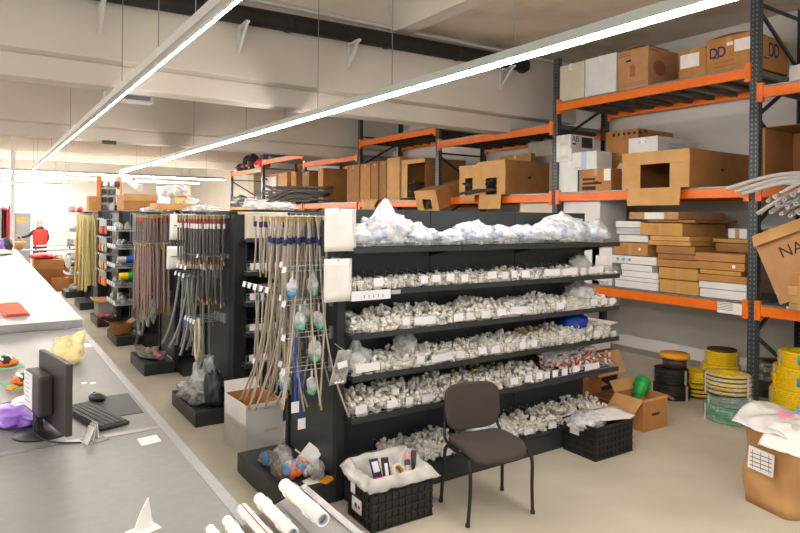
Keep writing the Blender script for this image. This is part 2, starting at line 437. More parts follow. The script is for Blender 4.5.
# ------------------------------------------------------------------ orange and blue-grey pallet racking along the right wall
RX, RB = 7.03, 8.2
PY_ = [.65, 3.5, 6.35, 9.22, 12.12, 15.0, 17.92, 20.75]
PH = [4.4, 4.6, 4.42, 3.76, 4.27, 3.52, 3.8, 3.56]
LEV = [(1.126, 2.42, 3.5), (1.126, 2.42, 3.745), (1.126, 2.41, 3.45), (1.126, 2.37, 3.735), (1.126, 2.36, 3.44), (1.126, 2.34, 3.70), (1.126, 2.3, 3.49)]
rack = thing('pallet_rack', 'long run of orange and blue-grey pallet racking along the right wall', 'rack', (RX, 0, 0))
for i, (y, h) in enumerate(zip(PY_, PH)):
    for x, s in ((0, 1), (RB - RX, -1)):
        u = MB()
        u.prism([(x, y - .05), (x + s * .075, y - .05), (x + s * .075, y - .035), (x + s * .012, y - .035), (x + s * .012, y + .035), (x + s * .075, y + .035), (x + s * .075, y + .05), (x, y + .05)], 'z', .006, h)
        u.box(min(x - .02, x + s * .1), max(x - .02, x + s * .1), y - .07, y + .07, 0, .008)
        for p in u.v: p.x -= x; p.y -= y
        u.build('upright', 'slotpost', rack, loc=(x, y, 0))
    br = MB(); z = .2; f = 0; br.bar((.05, y, .15), (RB - RX - .05, y, .15), .03, .03)
    while z + .62 < h:
        a, b_ = (.05, RB - RX - .05) if f else (RB - RX - .05, .05)
        br.bar((a, y, z), (b_, y, z + .6), .028, .036); z += .6; f ^= 1
    br.bar((.05, y, min(h - .06, z + .05)), (RB - RX - .05, y, min(h - .06, z + .05)), .03, .03)
    br.build('brace', 'post', rack)
for i, lv in enumerate(LEV):
    y0, y1 = PY_[i] + .052, PY_[i + 1] - .052
    for z in lv:
        for x in (-.012, RB - RX - .035):
            bm_ = MB().box(x, x + .045, y0, y1, z - .11, z)
            bm_ = bm_.build('beam', 'orange', rack, bevel=.004)
            for e, q in ((y0 - .018, y0 + .045), (y1 - .045, y1 + .018)): MB().box(x - .012, x + .05, e, q, z - .155, z + .055).build('end_connector', 'orange', bm_, bevel=.003)
            if i < 3 and x < 0:
                r = MB()
                for e in (y0 + .015, y1 - .015):
                    for dz in (-.12, -.05, .02): r.cyl((x - .017, e, z + dz), (x - .012, e, z + dz), .007, n=8)
                r.build('rivet', 'deckm', bm_)
        dk = MB(); n = 12
        for q in range(n):
            a = y0 + (y1 - y0) * q / n; dk.box(.034, RB - RX - .036, a + .002, a + (y1 - y0) / n - .002, z - .03, z + .004)
        dk.box(-.004, RB - RX, y0 + .03, y1 - .03, z + .004, z + .022)
        dk.build('deck', 'deckm', rack)
        if i < 4:
            s = MB()
            for q in range(9):
                a = y0 + (y1 - y0) * (q + .5) / 9; s.box(.034, RB - RX - .036, a - .04, a + .04, z - .07, z - .031)
            s.build('deck_joist', 'deckwood', rack)
ls = MB().box(-.0165, -.0125, onx(745, 310, RX).y, onx(718, 305, RX).y, 1.0, 1.125).build('notice_sheet', 'paper', rack)
pr = MB()
for j in range(5): pr.box(-.0175, -.0165, 3.7, 3.88 + .02 * (j % 2), 1.035 + j * .018, 1.041 + j * .018)
pr.build('print', 'print', ls)
tg = MB().box(-.018, -.012, 3.02, 3.14, 1.135, 1.165).build('notice_sheet', 'paper', rack)

# ------------------------------------------------------------------ gondolas
def tri_bracket(mb, x, y0, y1, z, h=.05):
    mb.prism([(y0, z), (y1, z), (y1, z - h)], 'x', x - .012, x + .012)

def gondola(label, x0, yf, L, nb, levels, H=2.11, depth=.42, guards=True, tags=0, group='gondola shelving runs'):
    g = thing('shelving_gondola', label, 'shelving', (x0, yf, 0), 0, group)
    w = L / nb
    MB().box(0, L, -.06, depth, 0, .148).build('base_plinth', 'shelf', g, bevel=.004)
    MB().box(-.0, L, -.062, depth, .148, .16).build('base_shelf', 'shelfdark', g)
    for k in range(nb):
        MB().box(k * w + .004, (k + 1) * w - .004, depth, depth + .025, .16, H).build('back_panel', 'panel', g, bevel=.003)
    for k in range(nb + 1):
        x = min(max(k * w, .03), L - .03)
        MB().box(x - .03, x + .03, depth + .025, depth + .085, 0, H - .01).build('upright', 'shelfdark', g)
    for z in levels:
        for k in range(nb):
            s = MB().box(k * w + .002, (k + 1) * w - .002, .0, depth - .002, z - .032, z - .014)
            s.box(k * w + .002, (k + 1) * w - .002, -.012, 0, z - .042, z)
            s.build('shelf', 'shelf', g, bevel=.002)
        b = MB()
        for k in range(nb + 1):
            x = min(max(k * w, .015), L - .015); tri_bracket(b, x, .06, depth, z - .033, .075)
        b.build('shelf_bracket', 'shelfdark', g)
        if guards:
            wr = MB(); zz = (.012, .035, .058, .082)
            for dz in zz: wr.bar((0.01, -.004, z + dz), (L - .01, -.004, z + dz), .0028, .0028)
            n = int(L / .105)
            for q in range(n + 1):
                x = .01 + (L - .02) * q / n
                wr.bar((x, -.004, z - .01), (x, -.004, z + .082), .0028, .0028)
                for dz in (.03, .06): wr.bar((x, -.004, z + dz), (x, depth - .01, z + dz + .03), .002, .002)
                wr.bar((x, depth - .01, z - .01), (x, depth - .01, z + .1), .002, .002)
            for e in (.01, L - .01):
                for dz in (.0, .02, .045, .07): wr.bar((e, 0, z + dz), (e, depth - .01, z + dz), .0035, .0035)
            wr.build('wire_guard', 'wire', g)
    return g

LA = [1.83, 1.52, 1.21, .908, .61]
AX, AY, AL = 2.2, 3.86, 3.0
gA = gondola('nearest dark gondola shelving filled with white pipe fittings', AX, AY, AL, 3, LA)
for li, z in enumerate(LA):
    if li == 0: continue
    x = .03
    while x < AL - .1:
        wd = U(.06, .1) if R.random() < .8 else .2
        if R.random() < .72 and x + wd < AL - .02:
            t = MB().obox((x + wd / 2, -.008, z + U(.045, .058)), (wd, .003, .058), Matrix.Rotation(U(-.05, .05), 3, 'X') @ Matrix.Rotation(U(-.05, .05), 3, 'Y'))
            tg = t.build('price_tag', 'label', gA)
        x += wd + U(.03, .09)

def slots(parent, y0, y1, x, z0, z1):
    s = MB(); z = z0
    while z < z1:
        for y in (y0, y1): s.box(y - .004, y + .004, x - .0015, x, z, z + .025)
        z += .05
    s.build('slot_row', 'hole', parent)

def end_stand(label, ye0, ye1, xp, xb, H=2.08, group='end display stands of the gondolas', panel=True, slotted=True):
    """the end of a run: two posts, a back panel facing the counters, a low plinth; origin on the floor below the panel"""
    e = thing('end_stand', label, 'display stand', (xp, ye0, 0), 0, group)
    W = ye1 - ye0
    MB().box(xb - xp, -.0, 0, W, 0, .15).box(xb - xp + .02, .0, .02, W - .02, -.0, .02).build('plinth', 'shelf', e, bevel=.004)
    for y in (0, W - .06):
        p = MB().box(.0, .065, y, y + .06, 0, H).build('upright', 'shelfdark', e, bevel=.003)
    MB().box(.018, .03, .06, W - .06, .15, H - .02).build('end_panel', 'panel', e)
    MB().box(0, .065, 0, W, H - .03, H).build('top_rail', 'shelfdark', e)
    return e
def hook(e, y, z, ln, two=False, tagged=True, tilt=0):
    """a prong pointing at the aisle, with its price tag; local to the stand"""
    m = MB()
    if two:
        for dz in (0, .035): m.tube([(.02, y, z + dz), (-ln, y, z + dz + tilt)], .0035, 6)
        m.box(.0, .02, y - .02, y + .02, z - .03, z + .06)
        m.tube([(-ln, y, z + .035 + tilt), (-ln, y, z + tilt)], .0035, 6)
    else:
        m.tube([(.02, y, z), (-ln + .02, y, z + tilt), (-ln, y, z + .018 + tilt)], .0035, 6)
        m.box(.0, .02, y - .012, y + .012, z - .03, z + .02)
    h = m.build('hook', 'wire', e)
    if tagged:
        q = MB().obox((-ln - .004, y, z + .01 + tilt), (.003, .06, .042), Matrix.Rotation(.25, 3, 'Y')); q.build('price_tag', 'label', h)
    return h

# ------------------------------------------------------------------ hoses hung on the end stands
def hose_proto(m, L, r, bend, collar, nutm, seed, splay=0.0):
    rr = random.Random(seed); pts = []; n = 8
    ax, ay = rr.uniform(-1, 1), rr.uniform(-1, 1)
    for i in range(n + 1):
        t = i / n
        pts.append((bend * ax * sin(t * 2.4) + splay * ax * t ** 3, bend * ay * sin(t * 2.9 + .4) + splay * ay * t ** 3, -L * t))
    pts[0] = (0, 0, 0)
    p = smoothpath(pts, 2)
    o = MB().tube(p, r, 6).build('braided_hose', m)
    d = (p[-1] - p[-2]).normalized()
    MB().cyl(p[-1] - d * .005, p[-1] + d * .03, r * 1.2, n=6).build('end_nut', nutm, o)
    MB().cyl((0, 0, -.025), (0, 0, .012), r * 1.3, n=6).build('end_nut', nutm, o)
    if collar:
        c = p[2]; MB().cyl(c + Vector((0, 0, .022)), c - Vector((0, 0, .022)), r * 1.9, n=6).build('collar', collar, o)
    return o
def hang(protos, used, where, label, group):
    k = R.randrange(len(protos))
    if used.get(k) is None: o = protos[k]; used[k] = 1
    else: o = copy_tree(protos[k])
    o.location = where; o.rotation_euler = (U(-.02, .02), U(-.02, .02), U(0, 6.28))
    return tag(o, label, 'hose', group)
def drop_unused(protos, used):
    for k, o in enumerate(protos):
        if used.get(k) is None:
            for c in list(o.children): bpy.data.objects.remove(c)
            bpy.data.objects.remove(o)

# -- A : nearest stand
A0, A1, AXP, AXB = 3.95, 4.85, 2.13, 1.72
eA = end_stand('dark end stand of the nearest gondola, hung with tan braided hoses', A0, A1, AXP, AXB)
YA = [.13, .25, .37, .49, .61, .73, .84]
for y in YA: hook(eA, y, 2.05, .38, tagged=False)
MB().tube([(-.385, .1, 2.068), (-.385, .86, 2.068)], .005, 6).build('front_rail', 'wire', eA)
for y in (.33, .45, .57, .69, .8): hook(eA, y, 1.5, .4)
MB().tube([(-.36, .28, 1.515), (-.36, .86, 1.515)], .005, 6).build('front_rail', 'wire', eA)
for z in (1.66, 1.42, 1.185, .945): hook(eA, .12, z, .36, two=True)
for z in (1.66, 1.42, 1.185, .945): hook(eA, .24, z + .03, .33, two=True, tagged=True)
for y, z in ((.6, 1.02), (.72, .9)): hook(eA, y, z, .34)
long_ = [hose_proto('steelhose', L, .0078, .032, 'navy', 'brass', i, .2) for i, L in enumerate((1.28, 1.33, 1.38, 1.36, 1.3, 1.25))]
short = [hose_proto('steelhose', L, .0076, .014, 'navy', 'brass', 20 + i) for i, L in enumerate((.43, .46, .4, .44))]
midl = [hose_proto('steelhose', L, .0076, .045, 'navy' if i % 2 else None, 'brass', 40 + i, .06) for i, L in enumerate((.72, .66, .78, .7, .74, .62))]
us = {}, {}, {}
for y in (.13, .25, .37, .49):
    for k in range(9):
        hang(long_, us[0], (AXP - .045 - .037 * k + U(-.008, .008), A0 + y + U(-.002, .002) + (.014 if k % 2 else -.014), 2.034), 'long tan braided hose with blue collar hung high on the nearest end stand', 'long hoses on the nearest end stand')
for y in (.61, .73, .84):
    for k in range(6):
        hang(short, us[1], (AXP - .05 - .05 * k + U(-.008, .008), A0 + y + (.014 if k % 2 else -.014), 2.034), 'short tan hose with blue collar, far side of the nearest end stand', 'short hoses on the nearest end stand')
for y in (.45, .57, .69, .8):
    for k in range(6):
        hang(midl, us[2], (AXP - .06 - .052 * k + U(-.008, .008), A0 + y + (.014 if k % 2 else -.014), 1.484), 'tan braided hose on the middle rail of the nearest end stand', 'hoses on the middle rail of the nearest end stand')
for a, b in zip((long_, short, midl), us): drop_unused(a, b)

def card_pack(name, label, loc, w, h, t, m1, m2, rz=0, ry=0, cat='pack', group=None, parent_label=None):
    o = thing(name, label, cat, loc, rz, group)
    MB().box(-.002, .0, -w / 2, w / 2, -h, 0).build('backing_card', m1, o)
    bb = blob(t, w * .38, h * .3, int(1e3 * (loc[1] + loc[2])) % 97, .2, 2, .05, False, sub=2); q = MB().add(bb, Matrix.Translation((-.004 - t * .4, 0, -h * .78)))
    q.build('contents', m2, o)
    o.rotation_euler = (0, ry, rz)
    return o
# green-ended packs and blue items on the two-wire prongs
for i, (dx, y, z, lab) in enumerate(((.3, .12, 1.66, 'upper'), (.14, .12, 1.66, 'upper right'), (.24, .12, 1.42, 'second row left'), (.14, .24, 1.45, 'second row middle'), (.09, .12, 1.42, 'second row right'), (.12, .12, 1.185, 'third row'), (.14, .12, .945, 'lowest row'), (.3, .24, .975, 'lowest row left'))):
    o = thing('hanging_pack', 'clear pack with sea-green end among the tan hoses, ' + lab if i not in (0, 7) else 'clear pack with pale blue end among the tan hoses, ' + lab, 'pack', (AXP - dx, A0 + y, z - .004), 0, 'clear packs hung among the hoses')
    MB().add(blob(.034, .046 + .012 * (i % 3), .06 + .012 * (i % 2), i + 3, .4, 2, .15, False, sub=3), Matrix.Translation((0, 0, -.15))).cyl((0, 0, -.06), (0, 0, 0), .008, n=6).build('bag', 'film', o)
    MB().add(blob(.034, .045 + .01 * (i % 3), .032, i + 9, .3, 2, .08, False, sub=2), Matrix.Translation((0, 0, -.175))).build('contents', 'ltplastic' if i in (0, 7) else 'teal', o)
for i, (dx, y, z, L, l2) in enumerate(((.27, .12, 1.19, .46, 'left'), (.2, .16, .95, .36, 'right'))):
    o = thing('blue_strap', 'bright blue hanging strip among the tan hoses, the ' + l2 + ' one of two', 'strip', (AXP - dx, A0 + y, z))
    MB().box(-.008, .008, -.004, .0, -L, 0).build('strap', 'blue', o)
    MB().box(-.03, .03, -.006, -.004, -L - .075, -L + .003).build('price_card', 'label', o)
# white plastic bag-like document pockets on the right post of the nearest stand
for i, (z0, z1, x0, x1, lab) in enumerate(((ony(340, 251.5, 3.84).z, ony(340, 208.5, 3.84).z, ony(326, 230, 3.84).x, ony(355.8, 230, 3.84).x, 'upper'), (ony(340, 302, 3.83).z, ony(340, 259, 3.83).z, ony(325.5, 280, 3.83).x, ony(353, 280, 3.83).x, 'lower'))):
    o = thing('paper_pocket', 'white paper list in a clear pocket clipped to the nearest gondola post, the ' + lab + ' one', 'paper', (x0, A0 - .09 - .01 * i, z0))
    w_, h_ = x1 - x0, z1 - z0
    MB().sheet(lambda a, b, w_=w_, h_=h_: Vector((a * w_, .004 * sin(a * 5 + b * 3), b * h_)), 6, 6, .003).build('sheet', 'paper', o)
    MB().box(w_ - .016, w_ + (.012 if i == 0 else 0), -.001, .006, -.002, h_).build('pocket_edge', 'filmwhite', o)
    MB().box(w_ / 2 - .01, w_ / 2 + .01, -.006, .09, h_ - .02, h_ + .004).build('clip', 'wire', o)
o = thing('clear_pouch', 'clear bag of small parts with a white label hung on the nearest gondola post', 'pouch', (ony(338, 350, 3.84).x, 3.84, ony(338, 350, 3.84).z), 0)
MB().sheet(lambda a, b: Vector(((a - .5) * (.13 - .03 * b) + .04 * b, .008 * sin(6 * a) - .03 * b, -.24 + b * .24)), 6, 8, .008).build('bag', 'filmgrey', o)
MB().obox((.02, -.03, -.1), (.075, .003, .045), Matrix.Rotation(-.15, 3, 'Y')).build('paper_label', 'label', o)
for i in range(3): MB().cyl((-.03 + .025 * i, -.014, -.225), (-.012 + .025 * i, -.014, -.22), .007, n=8).build('small_part', 'pvc', o)
MB().tube([(.035, -.03, -.005), (.035, .11, .02)], .004, 6).build('hook_wire', 'wire', o)

# -- B : second stand and its gondola front
BYF = 5.86
gB = gondola('second dark gondola, seen past the hoses of the nearest one', 2.14, BYF, 3.0, 3, [1.83, 1.5, 1.2, .9, .6], guards=False)
for z, lab in ((1.5, 'upper'), (1.2, 'second'), (.9, 'third'), (.6, 'lowest')):
    for j in range(2):
        o = thing('wire_basket', 'pale wire basket on the second gondola, the %s shelf, %s' % (lab, 'left end' if j == 0 else 'behind the hoses'), 'basket', (2.16 + j * .42, BYF + .01, z), 0, 'wire baskets on the second gondola')
        b = MB().box(0, .4, 0, .006, -.005, .012).box(0, .4, .3, .306, -.005, .012)
        for dz in (.02, .05, .08): b.bar((0, .003, dz), (.4, .003, dz), .004, .004).bar((0, .3, dz), (.4, .3, dz), .004, .004)
        for q in range(9): b.bar((.4 * q / 8, .003, 0), (.4 * q / 8, .003, .08), .004, .004).bar((.4 * q / 8, .003, 0), (.4 * q / 8, .3, 0), .004, .004)
        b.build('wires', 'wire', o)
        MB().box(.03, .36, -.008, -.004, .02, .085).build('label_strip', 'label', o)
o = thing('cream_carton', 'tall cream carton on the top shelf of the second gondola', 'carton', (2.16, BYF + .02, 1.818))
MB().box(0, .5, 0, .3, 0, .27).build('body', 'cream', o, bevel=.004); MB().box(.18, .3, -.002, 0, .08, .13).build('label_sheet', 'paper', o)
for x in (2.3, 2.38, 2.47): tag(MB().lathe([(0, 0), (.02, 0), (.02, .05), (.012, .06), (0, .06)], 10).build('brass_fitting', 'brass', loc=(x, BYF + .2, 1.486)), 'small brass fitting on the upper shelf of the second gondola', 'fitting', 'brass fittings on the second gondola')
B0, B1, BXP, BXB = 6.05, 6.95, 2.06, 1.73
eB = end_stand('dark end stand of the second gondola, hung with grey hoses', B0, B1, BXP, BXB)
MB().box(.0, .13, -.1, 0, 0, 2.06).build('side_post', 'shelfdark', eB, bevel=.004)
YB = [.1, .2, .3, .4, .5, .6, .72, .83]
for y in YB: hook(eB, y, 2.05, .34, tagged=False)
for y in YB[:6]: hook(eB, y, 1.64, .3, tagged=(y < .15))
for y in (.45, .6, .75): hook(eB, y, 1.42, .34, two=True)
for y in (.45, .6, .75): hook(eB, y, 1.5, .32)
for y in (.2, .3, .4, .5): hook(eB, y, .98, .3, two=True)
g1 = [hose_proto('darkhose', L, .0105, .012, None, 'brass', 60 + i) for i, L in enumerate((.44, .48, .46))]
g2 = [hose_proto('darkhose', L, .0105, .03, None, 'brass', 70 + i, .05) for i, L in enumerate((.5, .42, .46))]
g3 = [hose_proto('greycoil', L, .0135, .05, None, 'midgrey', 80 + i, .2) for i, L in enumerate((.75, .8, .7))]
for o in g1 + g2:
    c = MB().cyl((0, 0, -.07), (0, 0, -.12), .013, n=6); c.build('paper_sleeve', 'label', o)
    MB().cyl((0, 0, -.045), (0, 0, -.07), .0135, n=6).build('red_band', 'red', o)
us = {}, {}, {}
for y in YB:
    for k in range(6):
        hang(g1, us[0], (BXP - .05 - .05 * k + U(-.006, .006), B0 + y + (.015 if k % 2 else -.015), 2.034), 'grey braided hose with red-banded sleeve on the top rail of the second end stand', 'hoses on the top rail of the second end stand')
for y in YB[:6]:
    for k in range(3):
        hang(g2, us[1], (BXP - .06 - .075 * k, B0 + y, 1.623), 'grey hose with sleeve on the middle prongs of the second end stand', 'hoses on the middle prongs of the second end stand')
for y in (.45, .6, .75):
    for k in range(5):
        hang(g3, us[2], (BXP - .08 - .055 * k, B0 + y, 1.398), 'thick grey hose hung low on the second end stand, curving towards its plinth', 'low hanging hoses on the second end stand')
for a, b in zip((g1, g2, g3), us): drop_unused(a, b)
def loop_hose(name, label, loc, w, h, r, m, turns, seed, rz=0, tail=0):
    rr = random.Random(seed); pts = []
    for i in range(turns * 16 + 1):
        a = 2 * pi * i / 16; k = i / 16
        pts.append((.012 * k + .01 * sin(a * .5), w * sin(a) * (1 + .1 * sin(k * 5)), -h + h * cos(a) * (1 + .06 * sin(k * 7))))
    if tail: pts += [(0, w * .6, -h * 2.1), (-.02, w * 1.2, -h * 2.1 - tail)]
    o = MB().tube(smoothpath(pts, 2), r, 8).build(name, m); o.location = loc; o.rotation_euler = (0, 0, rz)
    return tag(o, label, 'hose')
loop_hose('looped_hose', 'cream hose looped in a figure on the second end stand', (BXP - .27, B0 + .22, 1.0), .055, .2, .014, 'creamhose', 2, 1)
loop_hose('looped_hose', 'grey ribbed hose looped below the cream one on the second end stand', (BXP - .22, B0 + .3, .9), .08, .2, .014, 'greycoil', 2, 2)
o = thing('plastic_bag', 'crumpled clear bags of pale hoses heaped on the second plinth', 'bag', (1.84, B0 + .5, .15))
blob(.12, .34, .09, 4, .45, 2, .2).build('film', 'film', o); blob(.1, .3, .06, 5, .4, 3, .2).build('contents', 'greycoil', o)
o = thing('plastic_bag', 'upright clear bag of grey pipes against the second end stand', 'bag', (1.93, B0 + .42, .15))
blob(.1, .17, .27, 8, .4, 2, .15).build('film', 'film', o); blob(.07, .13, .22, 5, .4, 3, .2).build('contents', 'midgrey', o)
o = thing('black_bag', 'dark rubber bundle standing at the front of the second plinth', 'bag', (1.95, B0 + .13, .15))
blob(.09, .1, .2, 12, .4, 2, .15).build('film', 'dkgrey', o)
tag(MB().tube(smoothpath([Vector((.12 * cos(a) + .02 * sin(3 * a), .2 * sin(a), .012 + .012 * (k // 14))) for k, a in enumerate([2 * pi * q / 14 for q in range(43)])], 2), .012, 7).build('hose_coil', 'greycoil', loc=(1.87, B0 + .66, .15)), 'flat coil of grey hose at the far end of the second plinth', 'hose')
# white bags hung beside the second stand
for i, (u, v0, v1, m) in enumerate(((182, 214, 240, 'filmwhite'), (179, 246, 269, 'filmwhite'))):
    p = ony(u, v0, 7.98); q = ony(u, v1, 7.98)
    o = thing('white_pack', 'white fabric pack with a green stripe hung left of the grey hoses, the %s one' % ('upper', 'lower')[i], 'pack', p)
    hh = (p.z - q.z) / 2
    MB().sheet(lambda s, t, hh=hh: Vector(((s - .5) * .3, -.012 - .05 * (1 - (2 * s - 1) ** 4) * (1 - (2 * t - 1) ** 4) + .006 * noise.noise(Vector((s * 6, t * 6, 3))), -hh * 2 * (1 - t))), 12, 12, .012).build('wrap', 'paper', o)
    MB().box(-.11, .11, -.07, -.055, -(p.z - q.z) * .45, -(p.z - q.z) * .42).build('stripe', 'green', o)
    MB().tube([(0, 0, -.04), (0, .0, .02), (0, .12, .03)], .004, 6).build('hook_wire', 'wire', o)
gC = gondola('third dark gondola behind the grey hoses', 2.14, 8.1, 3.0, 3, [1.83, 1.5, 1.2, .9, .6], guards=False)
for i, (x, z) in enumerate(((2.18, 1.2), (2.18, .9))):
    o = thing('white_carton', 'low white tray on the third gondola, the %s one' % ('upper', 'lower')[i], 'carton', (x, 8.11, z - .012)); MB().box(0, .3, 0, .25, 0, .06).build('body', 'white', o, bevel=.003); MB().box(.05, .2, -.002, 0, .01, .05).build('label_strip', 'label', o)
o = thing('blue_bin', 'blue plastic bin on a lower shelf of the third gondola', 'bin', (2.16, 8.0, .6)); MB().box(0, .3, 0, .22, 0, .12).build('body', 'blue', o, bevel=.008); MB().box(.0, .3, -.01, 0, .09, .125).build('rim', 'blue', o)
# -- C : third stand, pinkish brown hoses
C0, C1, CXP, CXB = 8.32, 9.2, 2.1, 1.73
eC = end_stand('dark end stand of the third gondola, hung with pinkish brown hoses', C0, C1, CXP, CXB)
YC = [.08, .18, .28, .38, .48, .58, .68, .78]
for y in YC: hook(eC, y, 2.05, .36, tagged=False)
for y in YC: hook(eC, y, 1.68, .36, tagged=False)
for y in (.3, .5, .7): hook(eC, y, .98, .3, two=True)
h1 = [hose_proto('brownhose', L, .0105, .012, 'red' if i == 1 else None, 'brass', 90 + i) for i, L in enumerate((.4, .44, .42))]
h2 = [hose_proto('pinkhose', L, .0115, .03, None, 'brass', 95 + i, .03) for i, L in enumerate((.8, .88, .84))]
us = {}, {}
for y in YC:
    for k in range(6): hang(h1, us[0], (CXP - .05 - .055 * k, C0 + y + (.012 if k % 2 else -.012), 2.033), 'brown braided hose on the top prongs of the third end stand', 'hoses on the top prongs of the third end stand')
    for k in range(8): hang(h2, us[1], (CXP - .045 - .043 * k, C0 + y + (.014 if k % 2 else -.014), 1.663), 'long pinkish braided hose on the middle prongs of the third end stand', 'hoses on the middle prongs of the third end stand')
for a, b in zip((h1, h2), us): drop_unused(a, b)
for i, (y, z, w_, h_, r) in enumerate(((.62, .98, .09, .2, .016), (.46, .98, .07, .17, .015), (.3, .98, .06, .2, .016), (.74, .84, .16, .22, .02))):
    loop_hose('looped_hose', ('thick grey ribbed hose looped under the pinkish hoses, far left', 'grey ribbed hose loop in the middle under the pinkish hoses', 'grey ribbed hose loop at the right under the pinkish hoses', 'large grey hose coil hanging above the third plinth')[i], (CXP - .28, C0 + y, z), w_, h_, r, 'greycoil', 2, i + 5, tail=.15 if i == 3 else 0)
o = thing('hose_bundle', 'heap of grey hoses lying on the third plinth', 'bundle', (1.9, C0 + .45, .15)); 
MB().tube(smoothpath([Vector((.13 * cos(a * 1.03), .3 * sin(a * .97), .02 + .011 * (k // 9))) for k, a in enumerate([2 * pi * q / 14 for q in range(60)])], 2), .016, 7).build('coil', 'greycoil', o); blob(.1, .2, .06, 4, .4, 3, .2).build('film', 'filmgrey', o)
tag(MB().tube(smoothpath([(0, .3, .06), (.02, .18, .1), (0, .06, .06), (.03, -.08, .035)], 6), .035, 8).build('pink_roll', 'pink', loc=(1.93, C0 + .2, .15)), 'pink wrapped roll across the front of the third plinth', 'roll')
o = thing('hanging_pack', 'grey-blue pack hung at the right under the pinkish hoses', 'pack', (CXP - .25, C0 + .1, .98)); MB().add(blob(.04, .06, .14, 6, .35, 2, .1, False), Matrix.Translation((0, 0, -.28))).cyl((0, 0, -.1), (0, 0, 0), .01, n=6).build('bag', 'midgrey', o)

# -- D, E, F : farther stands with tools, tubes and small goods
D0 = 10.42
gD = gondola('fourth dark gondola with grey trays and a blue roll', 2.12, 10.2, 3.0, 3, [1.83, 1.55, 1.3, 1.05, .8], guards=False)
eD = end_stand('dark end stand of the fourth gondola with trays of small tools', D0, D0 + .9, 2.1, 1.76)
def tray(x, y, z, label, w=.36, d=.8, group='wire trays on the far end stands'):
    o = thing('wire_tray', label, 'tray', (x, y, z), 0, group)
    b = MB().box(0, w, 0, d, 0, .008)
    for dz in (.02, .045, .07): b.tube([(0, 0, dz), (w, 0, dz)], .004, 5).tube([(0, 0, dz), (0, d, dz)], .004, 5)
    b.build('wires', 'tin', o)
    for q in range(4): MB().obox((-.004, d * (q + .5) / 4, .05), (.003, d / 6, .05)).build('price_tag', 'label', o)
    return o
def goods(n, x0, x1, y0, y1, z, names, label, group):
    for i in range(n):
        nm, m, w, h = names[R.randrange(len(names))]
        o = MB().add(blob(w, w, h, R.randrange(90), .25, 2, .05, True, sub=2)).build(nm, m); o.location = (U(x0, x1), y0 + (y1 - y0) * (i + .5) / n, z); o.rotation_euler = (0, 0, U(0, 6))
        tag(o, label.replace('#', nm.replace('_', ' ')), nm.split('_')[-1], group)
wn = ['lowest', 'second from the bottom', 'middle', 'second from the top', 'top']
for k, z in enumerate((.62, .9, 1.2, 1.5, 1.78)):
    tray(1.74, D0 + .05, z, 'grey wire tray on the fourth end stand, ' + wn[k])
    MB().box(-.0, .05, .05, .85, z - .03, z - .002).build('tray_bracket', 'shelfdark', eD)
    goods(6, 1.8, 2.0, D0 + .1, D0 + .8, z + .008, [('grey_pack', 'tin', .05, .08), ('black_pack', 'dkgrey', .05, .07), ('clear_pack', 'filmgrey', .05, .08)], 'small # in the %s tray of the fourth end stand' % wn[k], 'packs in the %s tray of the fourth end stand' % wn[k])
for i, (z, m1, m2, t) in enumerate(((1.27, 'blue', 'tin', 'blue roll with pale ends on the fourth gondola'), (1.03, 'green', 'yellow', 'green and yellow roll on the fourth gondola'))):
    p = ony((124, 126)[i], (270, 285)[i], 10.1)
    o = thing('hose_roll', t, 'roll', (p.x - .05, 10.25, (1.3, 1.05)[i] + .055)); MB().cyl((.1, 0, 0), (.42, 0, 0), .055, n=14).build('roll', m1, o); MB().cyl((-.02, 0, 0), (.1, 0, 0), .05, n=14).build('roll_end', m2, o)
for i in range(3):
    o = thing('blue_bin', 'blue open bin in the row under the rolls on the fourth gondola, %s' % ('left', 'middle', 'right')[i], 'bin', (2.14 + .17 * i, 10.1, .8), 0, 'blue bins on the fourth gondola'); MB().prism([(0, 0), (.28, 0), (.28, .14), (.06, .14), (0, .07)], 'x', 0, .15).build('body', 'blue', o, bevel=.006); MB().box(.03, .12, -.003, 0, .01, .05).build('label_strip', 'label', o)
o = thing('clear_jar', 'clear ribbed plastic tub on the fourth gondola', 'tub', (2.2, 10.3, 1.55)); MB().lathe([(0, 0), (.12, 0), (.14, .24), (.15, .25), (.13, .25), (.11, .02), (0, .02)], 20).build('tub', 'filmgrey', o); MB().lathe([(.152, .25), (.155, .262), (.0, .27)], 20).build('tub_lid', 'tin', o)
tag(blob(.07, .06, .12, 4, .1, 2, .02).build('black_helmet', 'black', loc=(2.2, 10.4, 1.83)), 'rounded black item on top shelf of the fourth gondola', 'helmet')
o = thing('open_carton', 'small open brown carton on the fourth plinth', 'carton', (1.86, D0 + .3, .15), .1)
b = MB().box(-.13, .13, -.12, .12, 0, .005).box(-.13, -.125, -.12, .12, 0, .17).box(.125, .13, -.12, .12, 0, .17).box(-.13, .13, -.12, -.115, 0, .17).box(-.13, .13, .115, .12, 0, .17); b.build('body', 'card', o)
for a in (-1, 1): MB().obox((a * .17, 0, .19), (.1, .24, .004), Matrix.Rotation(-a * .5, 3, 'Y')).build('flap', 'card3', o)
for i in range(8):
    tag(MB().lathe([(.03, 0), (.05, 0), (.05, .04), (.03, .04), (.03, 0)], 12).build('teal_tape_roll', 'ltplastic', loc=(1.84 + .1 * (i % 2), D0 + .45 + .1 * (i // 2), .15)), 'pale blue tape roll in the row on the fourth plinth', 'tape', 'pale blue rolls on the fourth plinth')
